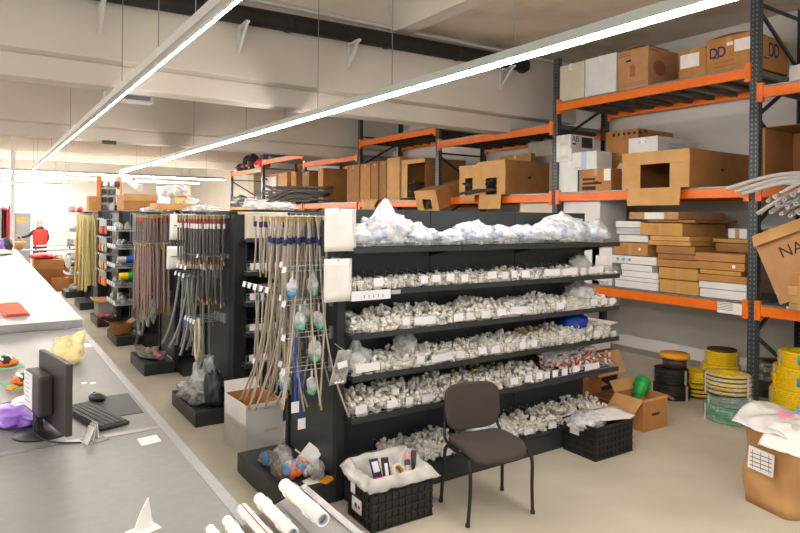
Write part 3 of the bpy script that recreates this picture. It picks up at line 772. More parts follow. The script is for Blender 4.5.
# E
E0 = 12.35
gE = gondola('fifth dark gondola with hanging hand tools', 2.12, 12.15, 3.0, 3, [1.83, 1.5, 1.2, .9, .6], guards=False)
eE = end_stand('dark end stand of the fifth gondola, hung with orange and black tools', E0, E0 + .9, 2.1, 1.76)
for k, z in enumerate((1.95, 1.62, 1.3, 1.0)):
    for q in range(7):
        y = .1 + .11 * q; hook(eE, y, z, .25, tagged=(q % 2 == 0))
        m = R.choice(['orangep', 'orangep', 'dkgrey', 'blackm', 'tin', 'red', 'yelltube'])
        o = thing('hanging_tool', ('orange', 'orange', 'dark', 'black', 'silver', 'red', 'yellow')[['orangep', 'x', 'dkgrey', 'blackm', 'tin', 'red', 'yelltube'].index(m)] + '-handled tool hanging in the %s row of the fifth end stand' % ('top', 'second', 'third', 'lowest')[k], 'tool', (2.1 - .2, E0 + y, z - .002), 0, 'tools in the %s row of the fifth end stand' % ('top', 'second', 'third', 'lowest')[k])
        MB().box(-.01, .01, -.035, .035, -.13, 0).build('head', 'tin', o); MB().tube([(0, .0, -.12), (0, .02, -.2), (0, .025, -.27)], [.02, .024, .016], 8).tube([(0, .0, -.12), (0, -.025, -.2), (0, -.03, -.26)], [.018, .022, .014], 8).build('handle', m, o)
o = thing('white_carton', 'white carton on the fifth plinth under the tools', 'carton', (1.8, E0 + .2, .15)); MB().box(0, .24, 0, .5, 0, .28).build('body', 'white', o, bevel=.004); MB().box(-.002, 0, .1, .3, .05, .2).build('label_sheet', 'paper', o)
o = thing('kraft_tray', 'flat brown tray lying on the white carton of the fifth plinth', 'tray', (1.74, E0 + .05, .43)); MB().box(0, .34, 0, .7, 0, .03).build('body', 'card', o); MB().box(0, .01, 0, .7, .03, .05).build('rim', 'card3', o)
goods(3, 1.82, 1.95, E0 + .08, E0 + .18, .15, [('pale_bag', 'pink', .06, .05)], 'pinkish # on the fifth plinth in front of the white carton', 'pinkish bags on the fifth plinth')
# F
F0 = 14.75
gF = gondola('sixth dark gondola at the far end of the aisle', 2.12, 14.55, 3.0, 3, [1.83, 1.5, 1.2, .9, .6], guards=False)
eF = end_stand('dark end stand of the sixth gondola, hung with yellow tubes', F0, F0 + .9, 2.1, 1.76)
for q in range(6):
    hook(eF, .1 + .14 * q, 2.04, .34, tagged=False)
yt = [hose_proto('yelltube', L, .02, .05, None, 'yelltube', 110 + i, .05) for i, L in enumerate((1.62, 1.5, 1.56))]
us = {}
for q in range(6):
    for k in range(3): hang(yt, us, (2.1 - .08 - .1 * k, F0 + .1 + .14 * q, 2.015), 'pale yellow flexible tube hanging from the sixth end stand', 'yellow tubes on the sixth end stand')
drop_unused(yt, us)
for q in range(2):
    o = MB().tube(smoothpath([(0, 0, 0), (.01, .02, -.5), (0, 0, -1.2)], 4), .022, 7).build('orange_tube', 'orangep' if q > 5 else 'lid'); o.location = (2.1 - .3 + .06 * q, F0 + .9 + .06 * q, 2.035)
    tag(o, 'amber flexible tube hanging left of the yellow ones, the %s one' % ('left', 'right')[q], 'tube')
MB().tube([(.0, .88, 2.05), (-.34, .9, 2.05), (-.34, .98, 2.05)], .006, 6).build('hook', 'wire', eF)
# G
G0 = 17.0
eG = end_stand('far end stand with grey packs and pink goods on top', G0, G0 + .9, 2.1, 1.72)
gG = gondola('seventh dark gondola farthest down the aisle', 2.12, 16.8, 3.0, 3, [1.83, 1.5, 1.2, .9, .6], guards=False)
for k, z in enumerate((.55, .9, 1.25, 1.6)):
    tray(1.74, G0 + .05, z, 'grey wire tray on the farthest end stand, %s' % ('lowest', 'second from the bottom', 'third from the bottom', 'top')[k]); MB().box(-.0, .05, .05, .85, z - .03, z - .002).build('tray_bracket', 'shelfdark', eG)
    goods(6, 1.8, 2.0, G0 + .1, G0 + .8, z + .008, [('grey_pack', 'tin', .06, .09), ('white_pack', 'white', .06, .1)], '# in tray number %s of the farthest end stand' % ('one from below', 'two from below', 'three from below', 'four from below')[k], 'packs on the farthest end stand, tray %d' % k)
goods(6, 1.85, 2.1, G0 + .05, G0 + .85, 2.08, [('pink_pack', 'pink', .07, .1), ('red_pack', 'red', .06, .07), ('green_pack', 'green', .06, .04)], '# on top of the farthest end stand', 'bright packs on top of the farthest end stand')
for q in range(4):
    hook(eG, .1 + .2 * q, 1.06, .3, tagged=False)
    o = thing('hanging_pack', 'clear pack of white tubes hanging on the farthest end stand', 'pack', (2.1 - .3, G0 + .1 + .2 * q, 1.055), 0, 'clear packs on the farthest end stand'); MB().add(blob(.04, .07, .18, q, .2, 2, .1, False, sub=2), Matrix.Translation((0, 0, -.32))).cyl((0, 0, -.1), (0, 0, 0), .01, n=6).build('bag', 'white', o)
goods(3, 1.8, 1.95, G0 + .1, G0 + .7, .15, [('pale_bag', 'white', .1, .08), ('clear_bag', 'filmwhite', .1, .07)], '# lying on the farthest plinth', 'bags on the farthest plinth')
# things on top of the far gondolas
def plain_box(name, label, x0, x1, y0, y1, z0, z1, m, lid=None, rz=0, group=None, lab=None, cat='carton', tape=True):
    o = thing(name, label, cat, ((x0 + x1) / 2, (y0 + y1) / 2, z0), rz, group)
    a, b, h = (x1 - x0) / 2, (y1 - y0) / 2, z1 - z0
    MB().box(-a, a, -b, b, 0, h).build('body', m, o, bevel=.004)
    if tape: MB().box(-.03, .03, -b - .0012, b + .0012, h, h + .0015).build('tape_strip', 'tape' if 'card' in m else 'paper', o)
    return o
def big(label, u0, u1, v0, v1, y, d, m, name='cardboard_box', lid=True, zb=None):
    p, q = ony(u0, v0, y), ony(u1, v1, y)
    zb = q.z if zb is None else zb
    o = plain_box(name, label, p.x, q.x, y, y + d, zb, p.z, m)
    if lid: MB().box(-(q.x - p.x) / 2 - .01, (q.x - p.x) / 2 + .01, -d / 2 - .012, -d / 2 + .012, (p.z - zb) * .62, p.z - zb + .01).build('front_flap', 'card3', o)
    return o
big('large open-topped brown box on top of the fourth gondola', 124, 157, 194, 222, 10.55, .6, 'card', zb=2.11)
big('wide low brown box behind the pinkish hoses on top of the third gondola', 157, 192, 203, 214, 8.3, .4, 'card3', lid=False, zb=2.11)
for i, (u, z, w) in enumerate(((172, 2.28, .12), (182, 2.28, .1), (190, 2.11, .12))):
    p = ony(u, 200, 8.45); tag(blob(w, .14, .1, 40 + i, .4, 2, .15).build('white_bag', 'filmwhite', loc=(p.x, 8.5, z if i < 2 else 2.11)), 'crumpled white bag on the low brown box, %s' % ('left', 'right')[i] if i < 2 else 'crumpled white bag beside the low brown box', 'bag')
o = MB().cyl((0, 0, 0), (-.17, .45, .2), .055, n=16).build('white_roll', 'paper'); o.location = ony(137, 192, 10.6); o.location.z = 2.55
o.location = (ony(140, 195, 10.65).x, 10.65, 2.47); tag(o, 'white paper roll leaning on the large brown box of the fourth gondola', 'roll')
big('small brown box with a dark round mark standing beside the tool wall', 89, 101, 196, 211, 14.9, .4, 'card', lid=False, zb=2.11)
# orange framed tool wall at the back
o = thing('tool_wall', 'tall tool display between two orange posts near the far end', 'display', (ony(99, 182, 17.2).x, 17.2, 0))
w_ = ony(120, 182, 17.2).x - ony(99, 182, 17.2).x
for x in (0, w_): MB().box(x - .05, x + .05, 0, .06, 0, 3.0).build('post', 'orangep', o)
MB().box(0, w_, .06, .09, 2.0, 3.0).build('back_board', 'white', o)
for k in range(4):
    for q in range(3): MB().box(.08 + q * w_ / 3.2, .08 + q * w_ / 3.2 + .09, -.08, .06, 2.15 + k * .2, 2.28 + k * .2).build('tool_pack', R.choice(['dkgrey', 'white', 'blackm', 'tin']), o)
o = thing('orange_shelf', 'orange and pink display shelf at the far end behind the boxes', 'display', (ony(157, 190, 20.75).x, 20.75, 0))
a = ony(170, 190, 20.75).x - ony(157, 190, 20.75).x; c = ony(190, 190, 20.75).x - ony(157, 190, 20.75).x
MB().box(0, a, 0, .05, 1.6, 2.95).build('pink_board', 'pink', o); MB().box(a + .2, c, 0, .05, 1.6, 3.0).build('orange_board', 'orangep', o); MB().box(0, c, .05, .12, 0, 2.4).build('frame', 'dkgrey', o)

# ------------------------------------------------------------------ counters
cn = thing('counter', 'near grey counter carrying the computer', 'counter', (.75, 0, 0))
MB().box(-2.6, -.045, .3, 6.06, 1.0, 1.05).build('worktop', 'counter', cn)
MB().box(-.045, 0, .3, 6.06, .99, 1.052).build('edge_strip', 'alu', cn, bevel=.003)
for y in (3.05, 6.03): MB().box(-2.6, -.045, y - .022, y + .022, 1.05, 1.0535).build('seam_strip', 'alu', cn)
MB().box(-2.55, -.08, .35, 6.02, .1, 1.0).build('cabinet', 'counterw', cn); MB().box(-2.5, -.12, .4, 6.0, 0, .1).build('kickboard', 'dkgrey', cn)
cf = thing('counter', 'far pale counter running on towards the end of the shop', 'counter', (.75, 6.1, 0))
MB().box(-2.6, -.045, 0, 12.6, 1.06, 1.12).build('worktop', 'counterw', cf); MB().box(-.045, 0, 0, 12.6, 1.05, 1.122).build('edge_strip', 'alu', cf, bevel=.003)
MB().box(-2.6, 0, -.004, 0, 1.05, 1.12).build('end_strip', 'alu', cf)
MB().box(-2.55, -.08, .03, 12.55, .1, 1.06).build('cabinet', 'counterw', cf); MB().box(-2.5, -.12, .05, 12.5, 0, .1).build('kickboard', 'dkgrey', cf)
for y in (4, 8): MB().box(-2.6, -.045, y - .01, y + .01, 1.12, 1.1215).build('seam_strip', 'alu', cf)
# ------------------------------------------------------------------ cartons on the racking
DECK = .024
def carton_parts(o, a, b, h, m, face=None, lid=None, tape=True):
    MB().box(-a, a, -b, b, 0, h).build('body', m, o, bevel=.005)
    if tape:
        t = MB().box(-a - .0012, a + .0012, -.028, .028, h - .0005, h + .0012); t.box(-a - .0014, -a, -.028, .028, h - .09, h + .001)
        t.build('tape_strip', 'tape' if m.startswith('card') else 'paper', o)
def rbox(name, label, ul, uc, ur, vt, vb, xf, m, z0=None, depth=None, tape=True, rz=0, group=None):
    vm = (vt + vb) / 2
    y0, y1 = onx(uc, vm, xf).y, onx(ul, vm, xf).y
    zt, zb = onx(uc, vt, xf).z, onx(uc, vb, xf).z if z0 is None else z0
    x1 = ony(ur, vm, y0).x if depth is None else xf + depth
    o = thing(name, label, 'box', ((xf + x1) / 2, (y0 + y1) / 2, zb), rz, group)
    a, b, h = (x1 - xf) / 2, (y1 - y0) / 2, zt - zb
    o['_a'], o['_b'], o['_h'] = a, b, h
    carton_parts(o, a, b, h, m, tape=tape)
    return o, a, b, h
def front_rect(o, a, name, m, y0, y1, z0, z1, off=.0015):
    return MB().box(-a - off, -a - off * .1, y0, y1, z0, z1).build(name, m, o)
def side_rect(o, b, name, m, x0, x1, z0, z1, off=.0015):
    return MB().box(x0, x1, -b - off, -b - off * .1, z0, z1).build(name, m, o)
def front_text(o, a, txt, size, m, y, z, name='printed_text'):
    return text_mesh(name, txt, size, m, o, (-a - .001, y, z), (pi / 2, 0, -pi / 2))
def side_text(o, b, txt, size, m, x, z, name='printed_text'):
    return text_mesh(name, txt, size, m, o, (x, -b - .001, z), (pi / 2, 0, 0))
def bars(o, a, m, y0, y1, z, n, step, h=.012, face='front', name='printed_lines', seed=1):
    rr = random.Random(seed); q = MB()
    for i in range(n):
        e = y1 - (y1 - y0) * rr.uniform(.55, 1)
        if face == 'front': q.box(-a - .0012, -a, e, y1, z - i * step - h, z - i * step)
        else: q.box(y0, y0 + (y1 - e), -a - .0012, -a, z - i * step - h, z - i * step)
    return q.build(name, m, o)

faint_red = mat('faint_red_print', '#a8624a', .8)
T1 = 3.745 + DECK
# top deck of the second bay
o, a, b, h = rbox('cream_box', 'plain cream carton at the left end of the top rack shelf', 557, 584.3, 600, 60.5, 94, 7.06, 'cream', z0=T1, depth=.6)
o, a, b, h = rbox('white_box', 'plain white carton between the cream one and the red-printed one on the top shelf', 585.2, 616.2, 630, 52, 89.5, 7.06, 'white', z0=T1, depth=.6)
o, a, b, h = rbox('printed_box', 'brown carton with red printing on the top rack shelf', 617.7, 648, 677.8, 45.5, 84.5, 7.05, 'card4', z0=T1)
for q in (.03, .05, .07): front_rect(o, a, 'red_line', faint_red, -b + .02, b - .02, q, q + .006)
bars(o, a, faint_red, b - .2, b - .02, h - .03, 2, .03, .018); bars(o, a, 'ink', -.02, .1, h - .13, 1, .02, .025, seed=3)
q = MB().box(-a - .0012, -a, -.04, .04, h * .3, h * .55); q.prism([(-.05, h * .55), (.05, h * .55), (0, h * .64)], 'x', -a - .0012, -a); q.build('red_picture', faint_red, o)
q = MB().box(-.0, .0, 0, 0, 0, 0); q = MB()
q.prism([(-.08 + .13 * cos(t), h * .5 + .1 * sin(t)) for t in [2 * pi * i / 16 for i in range(16)]], 'y', -b - .0012, -b); q.build('red_picture', faint_red, o)
bars(o, b, faint_red, -a + .05, -a + .3, h - .03, 1, .03, .02, 'side')
MB().sheet(lambda s, t: Vector((-a + .05 + .4 * s, -b + 2 * b * t, h + .012 + .05 * sin(pi * t) * (1 - s))), 6, 8, .004).build('flap', 'card2', o)
o, a, b, h = rbox('cardboard_box', 'plain brown carton with a white sheet, half hidden beside the blue-lettered box', 678.8, 706, 720, 45.5, 72, 7.07, 'card', z0=T1, depth=.55)
front_rect(o, a, 'label_sheet', 'paper', b - .26, b - .02, h * .36, h * .84)
bars(o, a, 'ink', -b + .12, -b + .2, h - .02, 1, .02, .03)
o, a, b, h = rbox('cardboard_box', 'large brown carton with dark blue double-D mark next to the rack post', 706.5, 752, 788, 30.5, 65.5, 7.05, 'card', z0=T1)
def dd(o, s, put):
    def D(x): return [(x, 0), (x + .35 * s, 0), (x + .52 * s, .12 * s), (x + .6 * s, .3 * s), (x + .6 * s, .5 * s), (x + .52 * s, .68 * s), (x + .35 * s, .8 * s), (x, .8 * s)]
    def ring(pts, x):
        cx, cz = x + .27 * s, .4 * s; inn = [(cx + (p - cx) * .58, cz + (z - cz) * .66) for p, z in pts]
        return pts, inn
    q = MB()
    for x in (0, .62 * s):
        P_, I_ = ring(D(x), x); n = len(P_)
        for i in range(n):
            j = (i + 1) % n; put(q, [P_[i], P_[j], I_[j], I_[i]])
    q.build('double_D_mark', 'blueink', o)
yl = b - .3 * b
dd(o, .155, lambda q, pp: q.prism([(b * .85 - x, h * .42 + z) for x, z in pp], 'x', -a - .0014, -a + .0002))
dd(o, .2, lambda q, pp: q.prism([(-a * .1 + x, h * .42 + z) for x, z in pp], 'y', -b - .0014, -b + .0002))
bars(o, a, 'blueink', b * .3, b * .7, h * .44, 1, .02, .014); bars(o, b, 'blueink', -a * .35, -a * .35 + .2, h * .36, 1, .02, .014, 'side')
front_rect(o, a, 'label_sheet', 'paper', -b * .95, -b * .25, h * .5, h * .85); front_rect(o, a, 'label_sheet', 'paper', -b * .2, b * .08, h * .72, h * .82)
bars(o, a, 'card2', -b + .15, b - .1, h * .3, 3, .05, .02, seed=5)
MB().sheet(lambda s, t: Vector((-a + .02 + .3 * s, -b + 2 * b * t, h + .004 + .03 * sin(pi * t))), 4, 6, .004).build('flap', 'card2', o)
o, a, b, h = rbox('white_box', 'pale carton right of the rack post on the top shelf at the picture edge', 789, 812, 830, 62, 88, 7.5, 'white', z0=3.5 + DECK, depth=.5)

# middle deck of the second bay
T2 = 2.42 + DECK
o, a, b, h = rbox('white_box', 'tall plain white carton at the left end of the middle rack shelf', 558.8, 579.3, 590, 160.5, 190, 7.06, 'white', z0=T2, depth=.75)
MB().box(-a - .001, -a, -b, -b + .03, 0, h).build('blue_edge', 'blueink', o)
zt = T2 + h
o2, a2, b2, h2 = rbox('white_box', 'low white carton under the AB one on the tall white carton', 556.3, 571.5, 590, 147.6, 160.4, 7.02, 'white', z0=zt, depth=.5)
o3, a3, b3, h3 = rbox('white_box', 'white carton with blue AB letters and a grey panel, topmost at the left', 556.3, 570.6, 594, 134, 147.5, 7.02, 'white', z0=zt + h2)
side_text(o3, b3, 'AB', .12, 'blueink', -a3 + .03, h3 * .48, 'AB_letters'); bars(o3, b3, 'ink', -a3 + .04, -a3 + .16, h3 * .38, 1, .02, .025, 'side')
side_rect(o3, b3, 'grey_panel', 'dkgrey', -a3 + .24, a3 - .04, h3 * .1, h3 * .86)
for oo, aa in ((o2, a2), (o3, a3)): front_rect(oo, aa, 'faded_label', 'cream', -.08, .06, .04, .09)
o, a, b, h = rbox('cardboard_box', 'brown printed carton with a white corner sheet on the middle rack shelf', 580.5, 611.2, 625, 168, 190, 7.06, 'card', z0=T2, depth=.6)
zc = T2 + h
front_rect(o, a, 'label_sheet', 'paper', -b + .01, -b + .12, h * .45, h * .98)
bars(o, a, 'ink', -b + .15, b - .04, h * .6, 2, .06, .03, seed=8); bars(o, a, 'ink', -b + .18, b - .03, h * .22, 1, .06, .05, seed=9); front_rect(o, a, 'hand_hole', 'ink', -.05, .04, h * .36, h * .44)
o, a, b, h = rbox('white_box', 'white carton with a pale blue stripe lying across the brown printed one', 572.3, 596.5, 612, 150.5, 167.5, 7.03, 'white', z0=zc + .002)
front_rect(o, a, 'blue_stripe', 'ltblue', -.04, .05, .01, h); bars(o, a, 'ltblue', -b + .04, b - .04, .04, 1, .03, .02)
o, a, b, h = rbox('grey_roll', 'grey plastic-wrapped roll standing beside the open brown carton', 611.6, 626, 640, 161, 189.5, 7.25, 'midgrey', z0=T2, depth=.3, tape=False)
for c in list(o.children): bpy.data.objects.remove(c)
MB().lathe([(0, 0), (b * .95, 0), (b, .03), (b, h - .08), (b * .7, h - .01), (0, h)], 20).build('roll', 'greytube', o); MB().lathe([(b * 1.02, h * .3), (b * 1.02, h * .6)], 20).build('film_band', 'filmgrey', o)

def open_carton(name, label, ul, uc, ur, vt, vb, xf, m, z0, depth=None, tilt=0, strips=(.34, .28, .28, 0), hang_flap=.22, hole=True, rz=0, ztop=None):
    """carton lying with its opening to the aisle; flaps half folded over the opening, one hanging down"""
    vm = (vt + vb) / 2
    y0, y1 = onx(uc, vm, xf).y, onx(ul, vm, xf).y
    zt = onx(uc, vt, xf).z; zb = z0
    x1 = ony(ur, vm, y0).x if depth is None else xf + depth
    a, b, h = (x1 - xf) / 2, (y1 - y0) / 2, zt - zb
    o = thing(name, label, 'box', ((xf + x1) / 2, (y0 + y1) / 2, zb), rz)
    t = .006
    MB().box(-a, a, -b, b, 0, t).box(-a, a, -b, b, h - t, h).box(-a, a, -b, -b + t, t, h - t).box(-a, a, b - t, b, t, h - t).box(a - t, a, -b + t, b - t, t, h - t).build('body', m, o)
    tp, lf, rt, bt = strips
    if tp: MB().obox((-a - .012, 0, h * (1 - tp / 2)), (t, 2 * b, h * tp), Matrix.Rotation(-.06, 3, 'Y')).build('flap', 'card3', o)
    if lf: MB().obox((-a - .006, b * (1 - lf), h * (1 - tp) / 2), (t, 2 * b * lf, h * (1 - tp) * .99), Matrix.Rotation(.05, 3, 'Z')).build('flap', 'card3', o)
    if rt: MB().obox((-a - .006, -b * (1 - rt), h * (1 - tp) / 2), (t, 2 * b * rt, h * (1 - tp) * .99), Matrix.Rotation(-.05, 3, 'Z')).build('flap', 'card3', o)
    if hang_flap: MB().obox((-a - .035, 0, -hang_flap / 2 + .005), (t, 2 * b * .78, hang_flap), Matrix.Rotation(.1, 3, 'Y')).build('hanging_flap', 'card3', o)
    if hole: side_rect(o, b, 'hand_hole', 'ink', -.03, .03, h * .48, h * .55)
    return o, a, b, h
o, a, b, h = open_carton('open_box', 'large empty brown carton lying open to the aisle on the middle rack shelf', 623, 690, 752, 148, 187, 6.95, 'card', T2 + .0)
zw = T2 + h
o, a, b, h = rbox('white_box', 'white carton with pale blue lettering lying on the large open brown carton', 628.5, 657.6, 694, 135.5, 149, 7.3, 'white', z0=zw + .001)
bars(o, a, 'ltblue', -b + .1, b - .15, h * .8, 1, .05, .03, seed=4); bars(o, b, 'ltblue', -a + .25, a - .2, h * .7, 2, .05, .025, 'side', seed=2)
s_ = thing('cardboard_box', 'brown carton mostly hidden behind the grey roll, carrying another', 'box', (7.78, onx(606, 175, 7.5).y - .32, T2)); carton_parts(s_, .3, .3, .355, 'card2')
y0 = onx(638, 145, 7.5).y
o, a, b, h = rbox('cardboard_box', 'brown carton with a row of dark symbols standing above the grey roll', 605.6, 638, 672.6, 128.2, 158.5, 7.5, 'card', z0=T2 + .356)
bars(o, a, 'card2', -.1, b - .05, h * .4, 3, .06, .012)
q = MB()
for i in range(7): q.box(-a - .0012, -a, b - .12 - i * .085 - .04, b - .12 - i * .085, h - .075, h - .035)
q.build('symbol_row', 'ink', o)

# third bay, middle deck: long cartons of foam tubes
T3 = 2.41 + DECK
def tubes_out(o, a, b, h, n, label, group, ln=.5, zc=.35, out=.12):
    """dark foam tubes lying in an open carton, ends towards the aisle"""
    for i in range(n):
        y = U(-b * .38, b * .38); z = .03 + U(0, h * (1 - zc) - .06); e = U(-.0, out)
        t = MB().pipe((-a + .02 - e, y, z), (-a + .02 - e + ln, y + U(-.03, .03), z), .017, .008, 8).build('foam_tube', 'foam')
        t.location = o.location; t.rotation_euler = o.rotation_euler; tag(t, label, 'tube', group)
o, a, b, h = open_carton('open_box', 'long brown carton of grey foam tubes nearest the second rack post', 478, 505.8, 552, 159.5, 190.5, 6.95, 'card', T3, strips=(.5, .3, .3, 0), hang_flap=.24)
tubes_out(o, a, b, h, 12, 'dark foam tube lying in the long carton nearest the second rack post', 'foam tubes in the nearest long carton', zc=.5)
for i in range(2):
    t = MB().tube(smoothpath([(.3, 0, .05), (0, .02 * i, .05), (-.22, .1 + .04 * i, .02 + .02 * i), (-.42, .2 + .1 * i, -.02)], 4), .02, 8).build('foam_tube', 'foam'); t.location = (o.location.x - a + .02, o.location.y + .12 * i - .08, o.location.z + .03); tag(t, ('longer', 'shorter')[i] + ' grey foam tube drooping out of the long carton nearest the post', 'tube')
o, a, b, h = rbox('cardboard_box', 'brown carton lid leaning on top behind the long foam tube cartons', 500, 531, 540, 153, 161, 7.55, 'card2', z0=T3 + .3, depth=.1)
MB().box(-a, a, -b, b, -.3, -.0).build('lower_body', 'card2', o)
o, a, b, h = open_carton('open_box', 'second long brown carton of foam tubes, left of the nearest one', 460, 478.5, 500, 164.5, 190, 6.97, 'card', T3, depth=.9, strips=(.42, .3, .3, 0), hang_flap=.1)
tubes_out(o, a, b, h, 8, 'dark foam tube lying in the second long carton', 'foam tubes in the second long carton', zc=.42)
# tilted long carton
p = onx(439, 196, 6.75)
o = thing('open_box', 'long brown carton tipping down out of the rack, full of foam tubes', 'box', (p.x, p.y + .3, 2.19)); o.rotation_euler = (0, -.27, radians(2))
t = .006; L, W_, H_ = 1.35, .62, .36
MB().box(0, L, -W_ / 2, W_ / 2, 0, t).box(0, L, -W_ / 2, W_ / 2, H_ - t, H_).box(0, L, -W_ / 2, -W_ / 2 + t, t, H_ - t).box(0, L, W_ / 2 - t, W_ / 2, t, H_ - t).box(L - t, L, -W_ / 2, W_ / 2, t, H_ - t).build('body', 'card', o)
MB().box(-.012, -.004, -W_ / 2, W_ / 2, H_ * .55, H_).build('flap', 'card3', o); MB().box(-.01, -.003, W_ * .2, W_ / 2, -.05, H_ * .55).build('flap', 'card3', o); MB().box(-.01, -.003, -W_ / 2, -W_ * .2, -.05, H_ * .55).build('flap', 'card3', o)
MB().box(-.006, 0, -W_ * .2, W_ * .2, -.02, 0).build('lower_flap', 'card3', o)
for i in range(11):
    t = MB().pipe((.01, U(-.08, .08), .03 + U(0, .14)), (.6, U(-.08, .08), .05), .017, .008, 8).build('foam_tube', 'foam'); t.location = o.location; t.rotation_euler = o.rotation_euler; tag(t, 'dark foam tube in the tipping long carton', 'tube', 'foam tubes in the tipping carton')
o, a, b, h = open_carton('open_box', 'deep brown carton with its front open, behind the tipping one', 402, 425, 490, 157.5, 194, 6.98, 'card2', T3, strips=(.12, .25, 0, 0), hang_flap=0, hole=False, depth=1.0)
tubes_out(o, a, b, h, 9, 'dark foam tube piled in the deep open carton behind the tipping one', 'foam tubes in the deep carton', zc=.45)
# upright flat cartons
us_ = [347, 360, 371, 379, 387, 400.5]; lab = ['leftmost', 'second from the left', 'middle', 'second from the right', 'rightmost, palest']
for i in range(5):
    vt = 164 - 6.5 * i / 5 if i < 4 else 156.5
    o, a, b, h = rbox('cardboard_box', 'narrow brown carton standing upright in the row on the middle shelf, ' + lab[i], us_[i], us_[i + 1] - .6, us_[i + 1] + 6, vt, 196, 7.0 + .02 * (i % 2), ('card2', 'card', 'card2', 'card2', 'card3')[i], z0=2.40 if us_[i] > 357 else 2.395, depth=.8, group=None)
    MB().box(-a - .001, -a, -b + .006, -b + .012, .01, h - .01).build('edge_seam', 'ink', o)
p = onx(371, 200, 6.98)
o = thing('cardboard_sheet', 'loose brown cardboard flap hanging over the beam below the upright cartons', 'cardboard', (6.975, p.y, 2.43)); MB().sheet(lambda s, t: Vector((-.03 - .05 * t, (s - .5) * (.75 - .25 * t * (1 - t) * 4), -.32 * t)), 6, 6, .004).build('sheet', 'card3', o); MB().box(-.03, .3, -.3, .3, .0, .005).build('inner_flap', 'card', o)
T4 = 2.37 + DECK
for i, (ul, uc, ur, vt, vb, m, l, xf) in enumerate(((318, 323, 347, 168, 198, 'card', 'tall brown carton end left of the upright row, wide dark side showing', 7.0), (303, 309, 318, 171, 199, 'card2', 'brown carton behind the foam tubes, second from the tall one', 7.02), (291, 296, 304, 172, 200, 'card', 'brown carton behind the foam tubes, third from the tall one', 7.0), (278, 287, 292, 172, 200, 'card3', 'pale-fronted brown carton at the far end of the foam tubes', 7.0))):
    o, a, b, h = rbox('cardboard_box', l, ul, uc, ur, vt, vb, xf, m, z0=T4 if ul > 300 else 2.36 + DECK, depth=.55 if i else .8)
for i in range(14):
    yy = onx(U(290, 318), 190, 6.9).y; zz = T4 + .06 + .05 * (i % 7)
    e = U(.1, .45)
    t = MB().tube(smoothpath([(.25, -.6 * e, .02), (0, 0, 0), (-.12, .9 + e, .03 * (i % 4)), (-.15, 1.9 + 2.2 * e, U(-.18, .26))], 4), .028, 7).build('foam_tube', 'foam'); t.location = (6.9 - .015 * (i % 4), yy - .5, zz); tag(t, 'dark grey foam tube in the loose bundle on the far middle shelf', 'tube', 'loose foam tube bundle')
o = thing('plastic_bag', 'big grey crumpled plastic bag on the far end of the middle rack shelf', 'bag', (7.2, onx(253, 195, 7.05).y, 2.33)); blob(.28, .95, .2, 14, .35, 2, .1).build('film', 'filmgrey', o); blob(.22, .8, .15, 15, .35, 2, .1).build('contents', 'midgrey', o)
tag(blob(.25, .75, .22, 22, .4, 2.5, .1).build('black_bundle', 'dkgrey', loc=(7.2, onx(236, 195, 7.05).y, 2.325)), 'dark grey bundle at the very end of the middle rack shelf', 'bundle')
o, a, b, h = rbox('white_box', 'pale grey carton behind the big grey bag on the far rack', 266, 276, 282, 176, 200, 7.2, 'white', z0=2.34 + DECK, depth=.5)
tag(blob(.22, .5, .1, 33, .4, 2.5, .1).build('white_bag', 'filmwhite', loc=(7.0, onx(268, 205, 7.0).y, 2.362)), 'flat white plastic bag drooping over the far middle beam', 'bag')
o = thing('clear_bag', 'clear bag of white papers on top of the second gondola', 'bag', (2.5, BYF + .3, 2.11)); blob(.28, .2, .05, 41, .4, 2.5, .15).build('film', 'film', o); blob(.2, .14, .03, 42, .3, 2.5, .15).build('contents', 'white', o)
o = thing('clear_bag', 'clear folded wrappers on top of the grey hose stand', 'bag', (1.92, B0 + .5, 2.085)); blob(.16, .38, .035, 43, .4, 2.5, .15).build('film', 'film', o)
o = thing('clear_bag', 'clear wrappers on top of the pinkish hose stand', 'bag', (1.92, C0 + .5, 2.085)); blob(.14, .4, .04, 44, .4, 2.5, .15).build('film', 'film', o)
# top decks of the far bays
tp = 3.49 + DECK
for i, u in enumerate((238, 244, 249)):
    p = onx(u, 165, 7.1)
    o = thing('black_roll', 'black rounded bundle on the top of the far rack, %s' % ('left', 'middle', 'right')[i], 'bundle', (7.25, p.y, tp)); MB().add(blob(.2, .2, .3 if i else .16, 50 + i, .15, 2, .05)).build('bundle', 'black', o); MB().box(-.23, -.16, -.1, .1, .1, .16).build('strap', 'red', o)
tag(blob(.2, .4, .2, 61, .3, 2, .06).build('red_bag', 'red', loc=(7.3, onx(262, 160, 7.3).y, tp)), 'red bag on the top of the far rack beside the black bundles', 'bag')
for i, (u, m) in enumerate(((270, 'navy'), (277, 'black'))): tag(blob(.25, .35, .2, 63 + i, .25, 2, .06).build('dark_bag', m, loc=(7.6, onx(u, 165, 7.6).y, tp if u < 262 else 3.70 + DECK - .25 * 0)), ('dark blue', 'black')[i] + ' bag near the post on the far top shelf', 'bag')
o = thing('tool_case', 'grey low case lying on the top deck of the third bay', 'case', (7.6, onx(522, 125, 7.6).y, 3.45 + DECK)); MB().box(-.2, .2, -.3, .3, 0, .09).build('body', 'tin', o, bevel=.01); MB().box(-.2, .2, -.3, .3, .092, .15).build('case_lid', 'dkgrey', o, bevel=.01); MB().tube(arc((0, 0, .15), .08, 0, pi, 8, 'yz'), .008, 6).build('handle', 'blackm', o)

